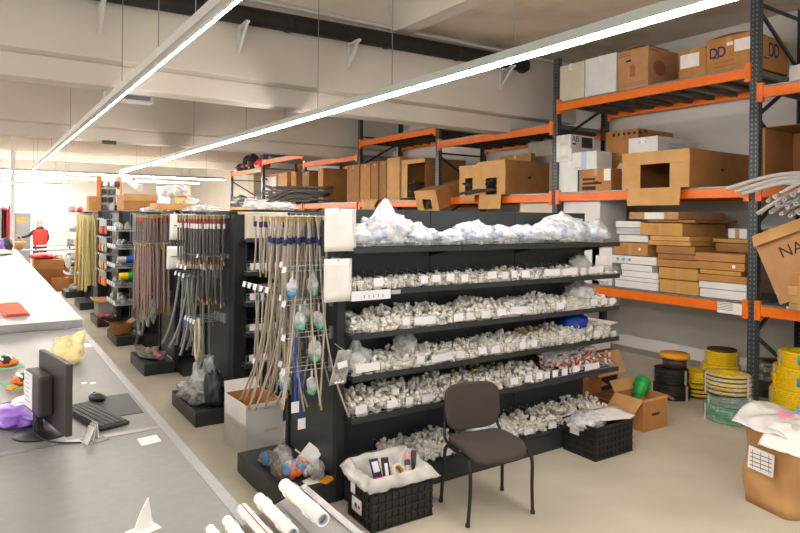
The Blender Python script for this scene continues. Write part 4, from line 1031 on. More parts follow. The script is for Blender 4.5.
# lower deck of the second bay: stacks of flat packs
T0 = 1.126 + DECK
def stack(items, xf, who):
    z = T0
    for (ul, ur, t, m, depth, label, dx) in items:
        um = (ul + ur) / 2
        y1, y0 = onx(ul, 250, xf + dx).y, onx(ur, 250, xf + dx).y
        o = thing('flat_carton', label, 'carton', (xf + dx + depth / 2, (y0 + y1) / 2, z + .001), U(-.025, .025))
        a, b = depth / 2, (y1 - y0) / 2
        q = MB().box(-a, a, -b, b, 0, t * .94); q.build('body', m, o, bevel=min(.008, t * .2))
        if t < .13: MB().box(-a - .0015, -a - .0002, -b + .004, b - .004, t * .44, t * .5).build('edge_seam', 'cream' if m == 'white' else 'card2', o)
        else: MB().box(-a - .0015, -a - .0002, -.025, .025, 0, t * .93).build('tape_strip', 'tape', o)
        if 'blue dots' in label:
            for k in range(3): MB().cyl((-a - .002, b - .1 - .09 * k, t * .5), (-a, b - .1 - .09 * k, t * .5), .022, n=10).build('blue_dot', 'ltplastic', o)
        if 'white sticker' in label: MB().cyl((-a - .002, -b + .12, t * .5), (-a, -b + .12, t * .5), .02, n=10).build('round_sticker', 'label', o)
        if 'address sheet' in label: MB().box(-a - .002, -a, -.16, .12, .005, t * .9).build('label_sheet', 'paper', o)
        z += t
    return z
stack([(615.5, 659, .1, 'white', .8, 'white flat carton at the bottom of the left white stack', 0), (614, 658, .05, 'white', .8, 'thin white flat carton, second from the bottom of the left white stack', -.02),
       (622, 658, .082, 'white', .8, 'white flat carton in the middle of the left white stack', .02), (621, 652, .088, 'white', .8, 'shorter white flat carton below the blue-dotted one', .0),
       (611.5, 656, .11, 'white', .8, 'white flat carton with blue dots along its edge', -.03), (613.5, 648, .175, 'card', .7, 'brown carton with a white sticker on the left white stack', 0),
       (619, 648, .1, 'white', .8, 'grey-white wrapped pack on the brown carton of the left stack', .05), (616, 646, .09, 'tin', .8, 'silvery wrapped pack second from the top of the left stack', .02), (615, 640, .09, 'white', .9, 'long white wrapped pack topmost on the left stack', .06)], 7.08, 'left')
stack([(660, 699, .17, 'cardy', .9, 'square brown carton at the bottom of the middle stack', 0), (659, 698, .15, 'cardy', .9, 'second brown carton from the bottom of the middle stack', .01), (657, 697, .095, 'card', .9, 'brown flat carton third from the bottom of the middle stack', -.01),
       (658, 696, .07, 'card2', .9, 'thin brown flat carton in the heart of the middle stack', .02), (656.5, 695.5, .1, 'card2', 1.0, 'dull brown flat carton with long side in the middle stack', .0), (648, 690.5, .06, 'cardy', 1.0, 'light flat carton under another thin one in the middle stack', -.02), (650, 690, .06, 'card3', 1.0, 'thin pale flat carton fourth from the top of the middle stack', -.03),
       (639.5, 681.5, .165, 'cardy', 1.0, 'deep brown carton third from the top, jutting left from the middle stack', -.04), (647, 694, .035, 'card2', 1.0, 'thin dull sheet carton second from the top of the middle stack', .02), (629, 679, .1, 'card4', 1.0, 'brown flat carton with a white address sheet on top of the middle stack', -.02)], 7.08, 'middle')
stack([(700, 747, .105, 'white', .32, 'white flat carton at the bottom of the right stack by the post', 0), (699, 747, .085, 'white', .32, 'second white flat carton in the right stack by the post', .01), (697, 747, .085, 'card', .32, 'brown flat carton lying on the white ones in the right stack', -.01),
       (700, 741, .055, 'cardy', .32, 'thin folded brown carton in the right stack', .0), (695.5, 745, .095, 'card', .32, 'brown flat carton with a white sticker in the right stack', -.02), (695, 746, .1, 'card', .32, 'topmost brown flat carton of the right stack', -.01),
       (715, 748, .11, 'card2', .5, 'dull brown carton behind on the right stack', .35), (712, 747, .05, 'cardy', .6, 'yellowish long flat carton behind on the right stack', .35), (728, 747, .13, 'white', .5, 'white carton end showing behind the right stack', .45)], 7.08, 'right')
o = thing('cardboard_box', 'small brown carton at the left edge of the white stack', 'box', (7.32, onx(608, 280, 7.1).y + .12, T0)); carton_parts(o, .2, .12, .13, 'card')
# right bay: tilted carton, small stack, dark open carton, conduits
o = thing('cardboard_box', 'big brown carton marked NAN tipped up beside the rack post', 'box', (7.22, onx(776, 306, 6.9).y - .02, T0 + .03)); o.rotation_euler = (-.4, 0, .03)
MB().box(-.3, .4, -1.0, 0, 0, .68).build('body', 'card4', o, bevel=.006); text_mesh('NAN_letters', 'NAN', .17, 'ink', o, (-.302, -.2, .44), (pi / 2, 0, -pi / 2)); MB().obox((-.33, -.5, .7), (.005, .98, .14), Matrix.Rotation(.5, 3, 'Y')).build('flap', 'card3', o)
bars(o, .3, 'card2', -.75, -.35, .3, 2, .06, .03)
z = T0
for i, (t, m, l) in enumerate(((.07, 'wood', 'wooden slat piece at the bottom under the small cartons by the picture edge'), (.08, 'cardy', 'yellowish small carton low in the stack at the right picture edge'), (.1, 'card3', 'pale small carton in the stack at the right picture edge'), (.11, 'card', 'topmost small carton at the right picture edge'))):
    y0 = onx(806, 290, 6.75).y; y1 = onx((784, 785, 783, 787)[i], 290, 6.75).y
    o = thing('small_carton', l, 'carton', (6.98, (y0 + y1) / 2, z)); MB().box(-.13, .13, -(y1 - y0) / 2, (y1 - y0) / 2, 0, t - .003).build('body', m, o, bevel=.004); MB().box(-.1312, -.13, -.02, .02, 0, t - .01).build('tape_strip', 'tape', o); z += t
o, a, b, h = open_carton('open_box', 'tall dark-sided brown carton standing open beside the conduits right of the post', 762.5, 832, 860, 120, 186, 7.15, 'card2', T2, strips=(.0, .0, 0, 0), hang_flap=0, hole=False, depth=.7)
MB().box(-a, -a + .02, b - .02, b + .03, 0, h).build('front_edge', 'card3', o)
for i in range(13):
    u, v = [(771, 212), (777, 205), (781, 214), (784, 199), (787, 207), (790, 216), (793, 195), (796, 204), (799, 213), (775, 197), (768, 201), (803, 199), (806, 208)][i]
    e = onz(u, v, 2.16 + .035 * (i % 4)); e = onx(u, v, 6.35 + .03 * (i % 3))
    t = MB().pipe((0, 0, 0), (.1, .006, .034), .021, .014, 10); t.tube(smoothpath([(.09, .005, .03), (.3, -.2, .2), (.55, -.6, .42 + .02 * (i % 3)), (.8, -1.1, .6)], 4), .021, 10, caps=False)
    t = t.build('grey_conduit', 'greytube'); t.location = e; tag(t, 'pale grey plastic conduit with open end drooping from the shelf right of the post', 'conduit', 'conduit ends drooping right of the post')
for i in range(5):
    u, v = [(726, 189), (735, 192), (742, 194), (751, 191), (757, 214)][i]
    e = onx(u, v, 6.6 + .03 * i); g = onx(812, 172 + 4 * i, 6.9)
    d = g - e
    t = MB().tube(smoothpath([(0, 0, 0), d * .3 + Vector((0, 0, .03)), d * .6 + Vector((0, 0, .04)), d], 5), .022, 10).build('grey_conduit', 'greytube'); t.location = e
    tag(t, 'long grey conduit lying across the front of the post, ' + ('topmost', 'second from the top', 'third from the top', 'fourth from the top', 'bent downward')[i], 'conduit')
# behind, low deck third bay
for i, (u0, u1, v0, v1, m, l) in enumerate(((520, 552.5, 196, 212, 'cream', 'pale carton seen between the gondola top and the rack beam'), (563.5, 600, 196, 207, 'white', 'white printed carton behind the gondola top under the rack beam'), (592, 612, 247, 262, 'white', 'white carton behind the right end of the gondola'))):
    p, q = onx(u0, v0, 7.12), onx(u1, v1, 7.12)
    o = plain_box('low_carton', l, 7.12, 7.7, q.y, p.y, T0, p.z, m)
    MB().box(-.2935, -.29, -.1, .1, .05, .4).build('label_sheet', 'paper', o)
# ------------------------------------------------------------------ cable coils on the floor under the racking
def coil(label, x, y, z, ro, h, m, n=None, ri=None, wrap=False, name='cable_coil', lidm=None, seg=30, stripe=None):
    o = thing(name, label, 'coil', (x, y, z)); n = n or max(3, int(h / .022)); ri = ri or ro * .5; prof = []
    rr = random.Random(int(x * 100 + z * 977)); r = h / n / 2
    prof = [(ri, h), (ri, 0)]
    for i in range(n):
        b_ = ro - .05 * ro * abs(2 * i / max(1, n - 1) - 1) ** 2 + rr.uniform(-.006, .006)
        for k in range(5):
            a = -pi / 2 + pi * k / 4; prof.append((b_ - r + r * cos(a), r + 2 * r * i + r * sin(a)))
    prof += [(ri, h)]
    if stripe:
        A, B = MB(), MB()
        A.lathe(prof, seg); A.build('cable', m, o)
        s = []
        for i in range(0, n, 2):
            q = MB().lathe([(ro - .006 + .012 * cos(a), r + 2 * r * i + r * .9 * sin(a)) for a in (-1.2, -.6, 0, .6, 1.2)], seg); B.add(q)
        B.build('colour_band', stripe, o)
    else: MB().lathe(prof, seg).build('cable', m, o)
    for a in (.4, 2.5, 4.6):
        MB().obox(((ro + .003) * cos(a), (ro + .003) * sin(a), h / 2), (.006, .03, h * 1.0), Matrix.Rotation(a, 3, 'Z')).build('tie_band', 'filmwhite' if wrap else 'greytube', o)
    if wrap: MB().lathe([(ro * 1.02, 0.01), (ro * 1.03, h * .5), (ro * 1.015, h), (ri, h + .005)], seg).build('film_wrap', 'wrap', o)
    return o
x, y = 6.66, 4.22
coil('black cable coil lying lowest, under the amber-lidded spool', x, y, 0, .21, .17, 'blackcable')
coil('second black cable coil, under the amber-lidded spool', x + .03, y + .02, .171, .195, .16, 'blackcable')
o = thing('cable_spool', 'dark brown spool with an amber top standing on the black coils', 'spool', (x + .1, y + .02, .332)); MB().lathe([(0, 0), (.13, 0), (.13, .11), (0, .11)], 24).build('winding', 'stain', o); MB().lathe([(0, .11), (.16, .11), (.165, .13), (.16, .16), (0, .16)], 28).build('top_disc', 'lid', o)
coil('yellow and black cable coil on the floor behind the black coils', 6.98, 4.08, 0, .16, .14, 'yellow', stripe='blackcable')
coil('small yellow coil on top of the yellow and black one', 7.06, 4.14, .141, .15, .13, 'yellow')
x, y = 7.62, 4.16
coil('wide yellow coil at the bottom of the rear yellow pile', x, y, 0, .25, .15, 'yellow'); coil('second yellow coil of the rear yellow pile', x, y, .151, .23, .13, 'yellow')
coil('yellow coil, narrower, topmost of the rear yellow pile', x + .02, y, .282, .2, .16, 'yellow'); tag(MB().lathe([(0, 0), (.17, 0), (.17, .02), (0, .02)], 24).build('black_disc', 'stain', loc=(x + .02, y, .443)), 'dark disc lying on top of the rear yellow pile', 'disc')
x, y = 6.42, 3.42
coil('green coil in clear wrap at the bottom of the front pile', x, y, 0, .235, .16, 'greencable', wrap=True); coil('grey-green coil in the middle of the front pile', x + .02, y, .161, .21, .11, 'greygreen', wrap=True)
coil('yellow and black striped coil on top of the front pile', x + .01, y + .02, .272, .22, .2, 'yellow', wrap=True, stripe='blackcable')
coil('green coil in clear wrap half hidden behind the paper sack', 6.2, 2.86, 0, .2, .17, 'greencable', wrap=True)
coil('black coil on the floor behind the rack post', 7.75, 3.6, 0, .22, .2, 'blackcable'); coil('brown cable coil in wrap behind the rack post', 7.75, 3.6, .201, .24, .2, 'browncable', wrap=True)
x, y = 7.3, 3.13
coil('large yellow coil at the bottom of the pile behind the paper sack', x, y, 0, .29, .27, 'yellow')
coil('yellow coil in the middle of the pile behind the paper sack', x + .02, y, .271, .27, .23, 'yellow'); coil('flatter yellow coil topmost behind the paper sack', x + .02, y, .502, .22, .16, 'yellow')
for z, r in ((.05, .293), (.33, .273), (.55, .223)):
    q = MB().lathe([(r, z), (r, z + .09)], 40); q.f = [f for f in q.f if -2.9 < atan2((q.v[f[0]] + q.v[f[1]]).y, (q.v[f[0]] + q.v[f[1]]).x) < -1.7]; q.sm = q.sm[:len(q.f)]
    s = q.build('blue_label_band', 'ltplastic'); s.location = (x + .01, y, 0)
    s.modifiers.new('thick', 'SOLIDIFY').thickness = .003; tag(s, 'pale blue label wrapped round a yellow coil behind the sack, ' + ('lowest', 'middle', 'topmost')[(.05, .33, .55).index(z)], 'label')
tag(MB().tube(smoothpath([(0, 0, 0), (.01, 0, .2), (-.05, -.02, .42)], 4), [.03] * 4 + [.02] * 5, 8).build('yellow_cable_end', 'yellow', loc=(7.12, 3.3, .0)), 'yellow cable end standing at the foot of the rack post', 'cable')

# ------------------------------------------------------------------ paper sack, floor carton, crates
o = thing('paper_sack', 'large brown paper sack filled with goods at the right front', 'sack', (4.96, 2.16, 0), radians(-8))
def sack(u, v):
    a = 2 * pi * u; s = .33 + .012 * sin(v * 9 + a * 2)
    k = 1 / max(abs(cos(a)), abs(sin(a))); k = min(k, 1.27) * (1 + .03 * noise.noise(Vector((cos(a) * 2, sin(a) * 2, v * 4))))
    return Vector((k * cos(a) * s * (1 - .06 * v), k * sin(a) * s * .62 * (1 - .04 * v), .58 * v - .03 * v * abs(cos(a * 1.5))))
q = MB().grid(sack, 48, 10); q.lathe([(0, .004), (.2, .004)], 24)
s = q.build('paper', 'kraft', o); s.modifiers.new('thick', 'SOLIDIFY').thickness = .004
ls = MB().obox((-.22, -.232, .33), (.15, .003, .17), Matrix.Rotation(-.12, 3, 'Y')); ls = MB().obox((-.345, .02, .34), (.003, .19, .16), Matrix.Rotation(.06, 3, 'X')).build('label_sheet', 'paper', o)
pr = MB()
for i in range(4): pr.obox((-.347, .02, .29 + .03 * i), (.002, .16, .006))
for i in range(3): pr.obox((-.347, -.04 + .06 * i, .34), (.002, .004, .13))
pr.build('print', 'print', ls)
for i, (dx, dy, m, l) in enumerate(((.08, -.06, 'pink', 'pink item poking out of the paper sack'), (.2, .0, 'ltplastic', 'blue item poking out of the paper sack'), (-.05, .06, 'pink', 'pink cloth under the white plastic in the paper sack'), (.18, -.12, 'pink', 'rosy item at the right rim of the paper sack'))):
    tag(blob(.13, .09, .08, 70 + i, .3, 2, .08).build('soft_goods', m, loc=(4.96 + dx, 2.16 + dy, .5)), l, 'goods')
for i in range(1):
    o = thing('plastic_sheet', 'crumpled milky plastic sheet spread over the top of the paper sack', 'sheet', (4.92, 2.2, .57), .1)
    MB().sheet(lambda s, t: Vector(((s - .5) * .74, (t - .5) * .46 + .08 * s, .05 * sin(pi * s) + .035 * noise.noise(Vector((s * 4, t * 4, 2))) + .008 * noise.noise(Vector((s * 11, t * 10, 5))) + .06 * (t > .5) * (t - .5))), 30, 22, .002).build('film', 'filmwhite', o)
    MB().sheet(lambda s, t: Vector((-.5 + .33 * s + .04 * t, -.26 + .28 * t, .04 - .1 * (1 - s) ** 2 + .012 * noise.noise(Vector((s * 5, t * 5, 9))))), 12, 10, .003).build('white_sheet', 'paper', o)

def top_open_box(name, label, loc, a, b, h, m, flaps, rz=0, cat='box'):
    o = thing(name, label, cat, loc, rz); t = .005
    MB().box(-a, a, -b, b, 0, t).box(-a, -a + t, -b, b, t, h).box(a - t, a, -b, b, t, h).box(-a + t, a - t, -b, -b + t, t, h).box(-a + t, a - t, b - t, b, t, h).build('body', m, o)
    for side, ang, ln in flaps:
        d = {'-x': Vector((-1, 0, 0)), '+x': Vector((1, 0, 0)), '-y': Vector((0, -1, 0)), '+y': Vector((0, 1, 0))}[side]
        w = b if 'x' in side else a; e = Vector((d.x * a, d.y * b, h)); tv = Vector((0, 1, 0)) if 'x' in side else Vector((1, 0, 0))
        f = d * cos(ang) + Vector((0, 0, 1)) * sin(ang); n = f.cross(tv).normalized() * .004
        p = [e - tv * w * .98, e + tv * w * .98, e + tv * w * .94 + f * ln, e - tv * w * .94 + f * ln]
        MB()._add(p + [x_ + n for x_ in p], [(0, 1, 2, 3), (7, 6, 5, 4), (0, 4, 5, 1), (1, 5, 6, 2), (2, 6, 7, 3), (3, 7, 4, 0)]).build('flap', 'card3' if m != 'white' else 'white', o)
    return o
o = top_open_box('open_carton', 'open brown carton on the floor with a green container in it', (5.5, 3.81, 0), .185, .17, .31, 'card', [('-x', -.75, .17), ('+x', -.5, .15), ('+y', .9, .12), ('-y', -1.35, .02)], radians(-2))
MB().box(-.06, .06, -.1715, -.17, .14, .165).build('printed_mark', 'ink', o)
o = thing('green_container', 'bright green plastic funnel-shaped container lying in the open floor carton', 'container', (5.53, 3.86, .27)); o.rotation_euler = (0, .95, .35)
MB().lathe([(0, 0), (.055, 0), (.06, .1), (.075, .11), (.08, .2), (.05, .23), (0, .23)], 22).build('cup', 'green', o); MB().lathe([(.0, -.1), (.03, -.1), (.035, 0), (0, 0)], 16).build('neck', 'green', o); MB().lathe([(.078, .12), (.084, .13), (.078, .14)], 22).build('rim', 'green', o)
tag(blob(.14, .12, .16, 77, .2, 2, .1).build('paper_filling', 'card2', loc=(5.5, 3.81, .006)), 'crumpled brown paper filling inside the open floor carton', 'paper')

def crate(label, loc, W, D, H, rz):
    o = thing('crate', label, 'crate', loc, rz); a, b = W / 2, D / 2; m = MB(); t = .008
    m.box(-a, a, -b, b, 0, .01)
    for s in (-1, 1):
        m.box(min(s * a, s * (a - t)), max(s * a, s * (a - t)), -b, b, .01, H * .93); m.box(-a, a, min(s * b, s * (b - t)), max(s * b, s * (b - t)), .01, H * .93)
    def ring(z0, z1, e):
        m.box(-a - e, a + e, -b - e, -b, z0, z1).box(-a - e, a + e, b, b + e, z0, z1).box(-a - e, -a, -b, b, z0, z1).box(a, a + e, -b, b, z0, z1)
    for z in (.0, H * .2, H * .4, H * .6, H * .8): ring(z, z + .012, .009)
    ring(H * .92, H, .014)
    n = 9
    for i in range(n + 1):
        x = -a + W * i / n
        for s in (-1, 1): m.box(x - .005, x + .005, min(s * b, s * (b + .008)), max(s * b, s * (b + .008)), 0, H * .95)
    n = 6
    for i in range(n + 1):
        y = -b + D * i / n
        for s in (-1, 1): m.box(min(s * a, s * (a + .008)), max(s * a, s * (a + .008)), y - .005, y + .005, 0, H * .95)
    m.build('crate_body', 'black', o)
    return o
cr = crate('black plastic crate lined with clear film, left of the chair', (2.36, 3.585, 0), .47, .31, .28, radians(-1))
MB().box(-.2465, -.2435, .06, .12, .17, .25).build('label_sheet', 'paper', cr); ls = MB().box(-.2465, -.2435, -.03, .1, .06, .155).build('label_sheet', 'paper', cr); MB().box(-.248, -.2464, .03, .06, .09, .12).build('blue_print', 'blue', ls); MB().box(-.248, -.2464, -.01, .015, .095, .115).build('red_print', 'red', ls)
o = thing('film_liner', 'clear crumpled film lining and overhanging the left black crate', 'film', (2.36, 3.585, .24), radians(-1))
def lin_(s, t):
    x, y = (s - .5) * 2, (t - .5) * 2; e = max(abs(x), abs(y))
    z = -.07 + .15 * min(e / .8, 1) ** 3 - (max(0, e - .82) * .42) + .016 * noise.noise(Vector((x * 4, y * 4, 1))) + .006 * noise.noise(Vector((x * 10, y * 10, 4))) + (.06 if y > .3 else 0) * (y - .3)
    return Vector((x * .285, y * .21 + .01, z + .03))
MB().sheet(lin_, 36, 30, .0015).build('film', 'liner', o)
o = thing('card_pack', 'dark card pack with a red corner leaning in the left crate', 'pack', (2.25, 3.56, .26)); o.rotation_euler = (-.5, .15, .3); MB().box(-.045, .045, -.002, .002, 0, .15).build('card', 'blueink', o); MB().box(-.03, .03, -.006, -.002, .06, .13).build('printed_panel', 'label', o); MB().box(-.045, .045, -.003, -.002, 0, .03).build('red_band', 'red', o)
o = thing('tool_pack', 'black tool with a white stripe leaning next to the dark card pack', 'pack', (2.315, 3.565, .26)); o.rotation_euler = (-.5, .1, -.1); MB().box(-.028, .028, -.015, .002, 0, .14).build('body', 'blackm', o, bevel=.006); MB().box(-.012, .012, -.0165, -.015, .02, .1).build('stripe', 'label', o)
o = thing('tape_roll', 'roll of clear packing tape lying in the left crate', 'tape', (2.41, 3.6, .265)); o.rotation_euler = (.9, .1, .2); MB().pipe((0, 0, 0), (0, 0, .05), .055, .04, 24).build('tape', 'cream', o); MB().pipe((0, 0, .001), (0, 0, .049), .04, .036, 24).build('cardboard_core', 'card3', o)
for i, (x, y, m1, m2, l, ry) in enumerate(((2.48, 3.54, 'pink', 'dkgrey', 'pink-capped dark spray can leaning in the left crate', .75), (2.55, 3.56, 'stain', 'stain', 'dark red-brown can beside the pink-capped one', .8))):
    o = thing('spray_can', l, 'can', (x, y, .25)); o.rotation_euler = (-.35, ry * .7, .5); MB().lathe([(0, 0), (.022, 0), (.022, .1), (.018, .11), (0, .11)], 16).build('can', m2, o); MB().lathe([(.019, .11), (.019, .15), (.012, .155), (0, .155)], 16).build('can_cap', m1, o); MB().lathe([(.0225, .03), (.0225, .07)], 16).build('label_band', 'ink' if i else 'tin', o)
for i, (x, y, m) in enumerate(((2.3, 3.5, 'yellow'), (2.34, 3.49, 'red'), (2.39, 3.49, 'yellow'), (2.43, 3.5, 'dkgrey'), (2.36, 3.53, 'tin'))):
    tag(blob(.022, .018, .018, 20 + i, .2, 2, .05, sub=2).build('small_item', m, loc=(x, y, .262)), {'yellow': 'small yellow item', 'red': 'small red item', 'dkgrey': 'small dark item', 'tin': 'small silver item'}[m] + ' at the front of the left crate' + (', right of the red one' if i == 2 else ', left of the red one' if i == 0 else ''), 'item')
cr = crate('black plastic crate with white papers on top, right of the chair', (4.57, 3.595, 0), .48, .34, .285, radians(-.5))
MB().box(-.2515, -.2485, -.0, .1, .17, .25).build('label_sheet', 'paper', cr)
o = thing('plastic_bag', 'clear bag of parts bulging from the right crate', 'bag', (4.45, 3.62, .22)); blob(.2, .14, .07, 91, .3, 2, .12).build('film', 'film', o); blob(.16, .12, .05, 92, .3, 2, .12).build('contents', 'midgrey', o)
for i in range(3):
    o = thing('paper_sheet', 'white paper sheet lying on the right crate, ' + ('lowest and pushed back', 'middle', 'topmost')[i], 'paper', (4.66 + .02 * i, 3.58 - .01 * i, .297 + .005 * i), -.35 + .12 * i)
    MB().sheet(lambda s, t: Vector(((s - .5) * .34, (t - .5) * .27, .03 * (s - .3) ** 2 * (1 - s) + .012 * t)), 8, 6, .0015).build('sheet', 'paper', o)
# pile of cartons at the right end of the gondola
o = top_open_box('open_carton', 'white open carton with a brown flap, topmost at the right end of the gondola', (5.62, 4.62, .62), .2, .2, .25, 'white', [('+x', .1, .16), ('+y', 1.2, .15)], .05)
tag(MB().cyl((5.5, 4.5, .89), (5.8, 4.5, .89), .028, n=14).build('white_tube', 'paper'), 'white roll with green mark lying in the white open carton', 'roll')
o = top_open_box('open_carton', 'brown carton with a wide front flap under the white one by the gondola end', (5.62, 4.6, .34), .26, .24, .27, 'card', [('-x', 1.0, .1), ('-y', -1.1, .25)], .03)
o = thing('dark_open_carton', 'brown carton open to the front with black inside, below the wide-flapped one', 'box', (5.62, 4.58, .17), .0)
MB().box(-.34, .28, -.2, .25, 0, .006).box(-.34, .28, -.2, .25, .155, .16).box(-.34, -.0, -.2, -.194, .006, .155).box(.274, .28, -.2, .25, .006, .155).box(-.34, .28, .244, .25, .006, .155).build('body', 'card', o); MB().box(-.0, .27, -.19, -.17, .01, .15).build('black_plate', 'black', o); MB().prism([(0, .06), (.1, .07), (0, .12)], 'y', -.206, -.2).build('torn_flap', 'card3', o)  # plain black plate set just inside the open front
o = thing('cardboard_box', 'lowest brown carton at the right end of the gondola, on the floor', 'box', (5.5, 4.55, 0)); carton_parts(o, .3, .26, .168, 'card2')

# ------------------------------------------------------------------ chair
ch = thing('visitor_chair', 'dark brown upholstered visitor chair with black tube legs before the shelves', 'chair', (2.985, 3.3, 0), radians(-11))
def pad(w, d, t, n=56, e=5.0):
    m = MB(); vs = []; rings = [(.93, 0), (.98, t * .12), (1, t * .4), (1, t * .62), (.98, t * .85), (.92, t), (.6, t * 1.06), (.25, t * 1.08)]
    for s, z in rings:
        for k in range(n):
            a = 2 * pi * k / n; c, s_ = cos(a), sin(a); q = (abs(c) ** e + abs(s_) ** e) ** (-1 / e)
            vs.append(Vector((q * c * w / 2 * s, q * s_ * d / 2 * s, z)))
    fs = [(i * n + k, i * n + (k + 1) % n, (i + 1) * n + (k + 1) % n, (i + 1) * n + k) for i in range(len(rings) - 1) for k in range(n)]
    m._add(vs, fs, True); m._add([vs[k] for k in range(n)], [tuple(range(n))[::-1]], True); m._add([vs[(len(rings) - 1) * n + k] for k in range(n)], [tuple(range(n))], True)
    return m
s = pad(.47, .43, .05)
for p in s.v: p.z += .43 - (.055 * max(0, (-p.y - .08) / .14) ** 2 if p.y < -.08 else 0) + .01 * (p.x / .23) ** 2; p.y -= .0
st = s.build('seat', 'fabric', ch)
s = MB().box(-.19, .19, -.15, .17, .415, .43).build('seat_board', 'blackm', ch, bevel=.004)
s = pad(.46, .33, .04, e=4.6)
for p in s.v:
    x, y, z = p; low = max(0, -y / .165)
    p.x = x * (1 - .06 * low); yy = y - (.012 * (1 - (x / .23) ** 2) if y < 0 else 0)
    p.z = .665 + yy * .985; p.y = .225 + z - .02 + .1 * (yy) + .035 * (1 - (x / .23) ** 2) - .02
s.build('backrest', 'fabric', ch)
for sx in (-1, 1):
    x = sx * .245
    path = smoothpath([(x + sx * .012, -.195, 0), (x, -.2, .2), (x - sx * .0, -.2, .36), (x - sx * .006, -.175, .415), (x - sx * .01, -.1, .425), (x - sx * .01, .06, .425)], 5)
    MB().tube(path, .0125, 10).build('front_leg', 'blackm', ch)
    MB().tube(smoothpath([(x - sx * .01, .05, .425), (x - sx * .01, .14, .422), (x - sx * .006, .17, .39), (x, .18, .3), (x + sx * .012, .2, 0)], 5), .0125, 10).build('rear_leg', 'blackm', ch)
    MB().tube(smoothpath([(x - sx * .012, .0, .44), (x - sx * .012, .14, .44), (x - sx * .014, .2, .47), (x - sx * .03, .235, .56), (x - sx * .05, .26, .72)], 5), .011, 10).build('back_support', 'blackm', ch)
    for yy, dx in ((-.195, .012), (.2, .012)): MB().lathe([(0, 0), (.016, 0), (.016, .022), (0, .022)], 12, (x + sx * dx, yy, 0)).build('foot_cap', 'black', ch)
for y in (-.12, .11): MB().cyl((-.235, y, .418), (.235, y, .418), .01, n=8).build('cross_bar', 'blackm', ch)

# ------------------------------------------------------------------ white cartons and goods by the nearest end stand
o = top_open_box('open_carton', 'tall white carton standing open beneath the hanging hoses', (2.02, 5.3, 0), .17, .25, .45, 'white', [('+y', 1.2, .1), ('-y', -1.4, .03)], radians(2))
MB().box(-.171, -.17, -.25, .25, .22, .224).build('fold_line', 'cream', o); MB().box(-.164, -.163, -.244, .244, .01, .447).box(.163, .164, -.244, .244, .01, .447).box(-.16, .16, .243, .244, .01, .447).box(-.16, .16, -.244, -.243, .01, .447).build('brown_lining', 'card', o); MB().box(.0, .12, -.2512, -.25, .2, .225).build('printed_mark', 'cream', o)
def bagged(label, loc, rx, ry, rz, seed, film_, cont, n, names):
    o = thing('clear_bag', label, 'bag', loc); blob(rx * 1.15, ry * 1.15, rz * .8, seed, .25, 2, .12).build('film', 'wrap' if film_ == 'film' else film_, o)
    rr = random.Random(seed)
    for i in range(n):
        q = blob(.027, .024, .042, seed + i, .1, 2, .02, sub=2); p = MB().add(q, Matrix.Translation((rr.uniform(-.85, .85) * rx, rr.uniform(-.85, .85) * ry, .004 + rr.uniform(0, .45) * rz)) @ Matrix.Rotation(rr.uniform(-.6, .6), 4, 'X'))
        p.build(names, cont[i % len(cont)], o)
    return o
bagged('clear bag of orange and blue plugs, front of the nearest plinth', (1.86, 4.22, .15), .08, .1, .1, 3, 'film', ['orangep', 'orangep', 'ltplastic', 'white'], 12, 'plug')
bagged('clear bag of orange plugs lying right of the first orange bag', (1.97, 4.2, .15), .06, .1, .08, 5, 'film', ['orangep', 'orangep', 'white', 'ltplastic'], 9, 'plug')
bagged('grey clear bag with blue ends at the rear of the nearest plinth', (1.86, 4.5, .15), .07, .1, .06, 8, 'filmgrey', ['midgrey', 'ltplastic', 'midgrey'], 6, 'plug')
bagged('small grey bag of fittings at the right front of the nearest plinth', (2.03, 4.06, .15), .05, .05, .1, 9, 'filmgrey', ['midgrey', 'tin'], 5, 'fitting')
bagged('dark clear bag standing behind the orange plugs', (1.9, 4.36, .15), .06, .1, .13, 12, 'filmgrey', ['dkgrey', 'midgrey'], 5, 'fitting')
o = thing('booklet', 'white booklet with a blue edge leaning on the nearest end stand', 'booklet', (2.03, 4.3, .17)); o.rotation_euler = (.35, .75, .5); MB().box(-.004, .004, -.08, .08, 0, .16).build('pages', 'paper', o); MB().box(.004, .008, -.09, .09, -.003, .165).build('cover', 'blueink', o)
o = thing('orange_envelope', 'orange flat envelope at the corner of the nearest plinth', 'envelope', (2.08, 3.995, .152), .5); MB().box(-.06, .06, -.04, .04, 0, .008).build('body', 'lid', o); MB().prism([(-.06, -.04), (.06, -.04), (0, .01)], 'z', .008, .0095).build('flap', 'lid', o)
tag(MB().sheet(lambda s, t: Vector(((s - .5) * .12, (t - .5) * .09, .02 * s * t)), 4, 4, .002).build('blue_card', 'paper', loc=(1.98, 4.03, .155)), 'white card with blue print beside the orange envelope', 'card')
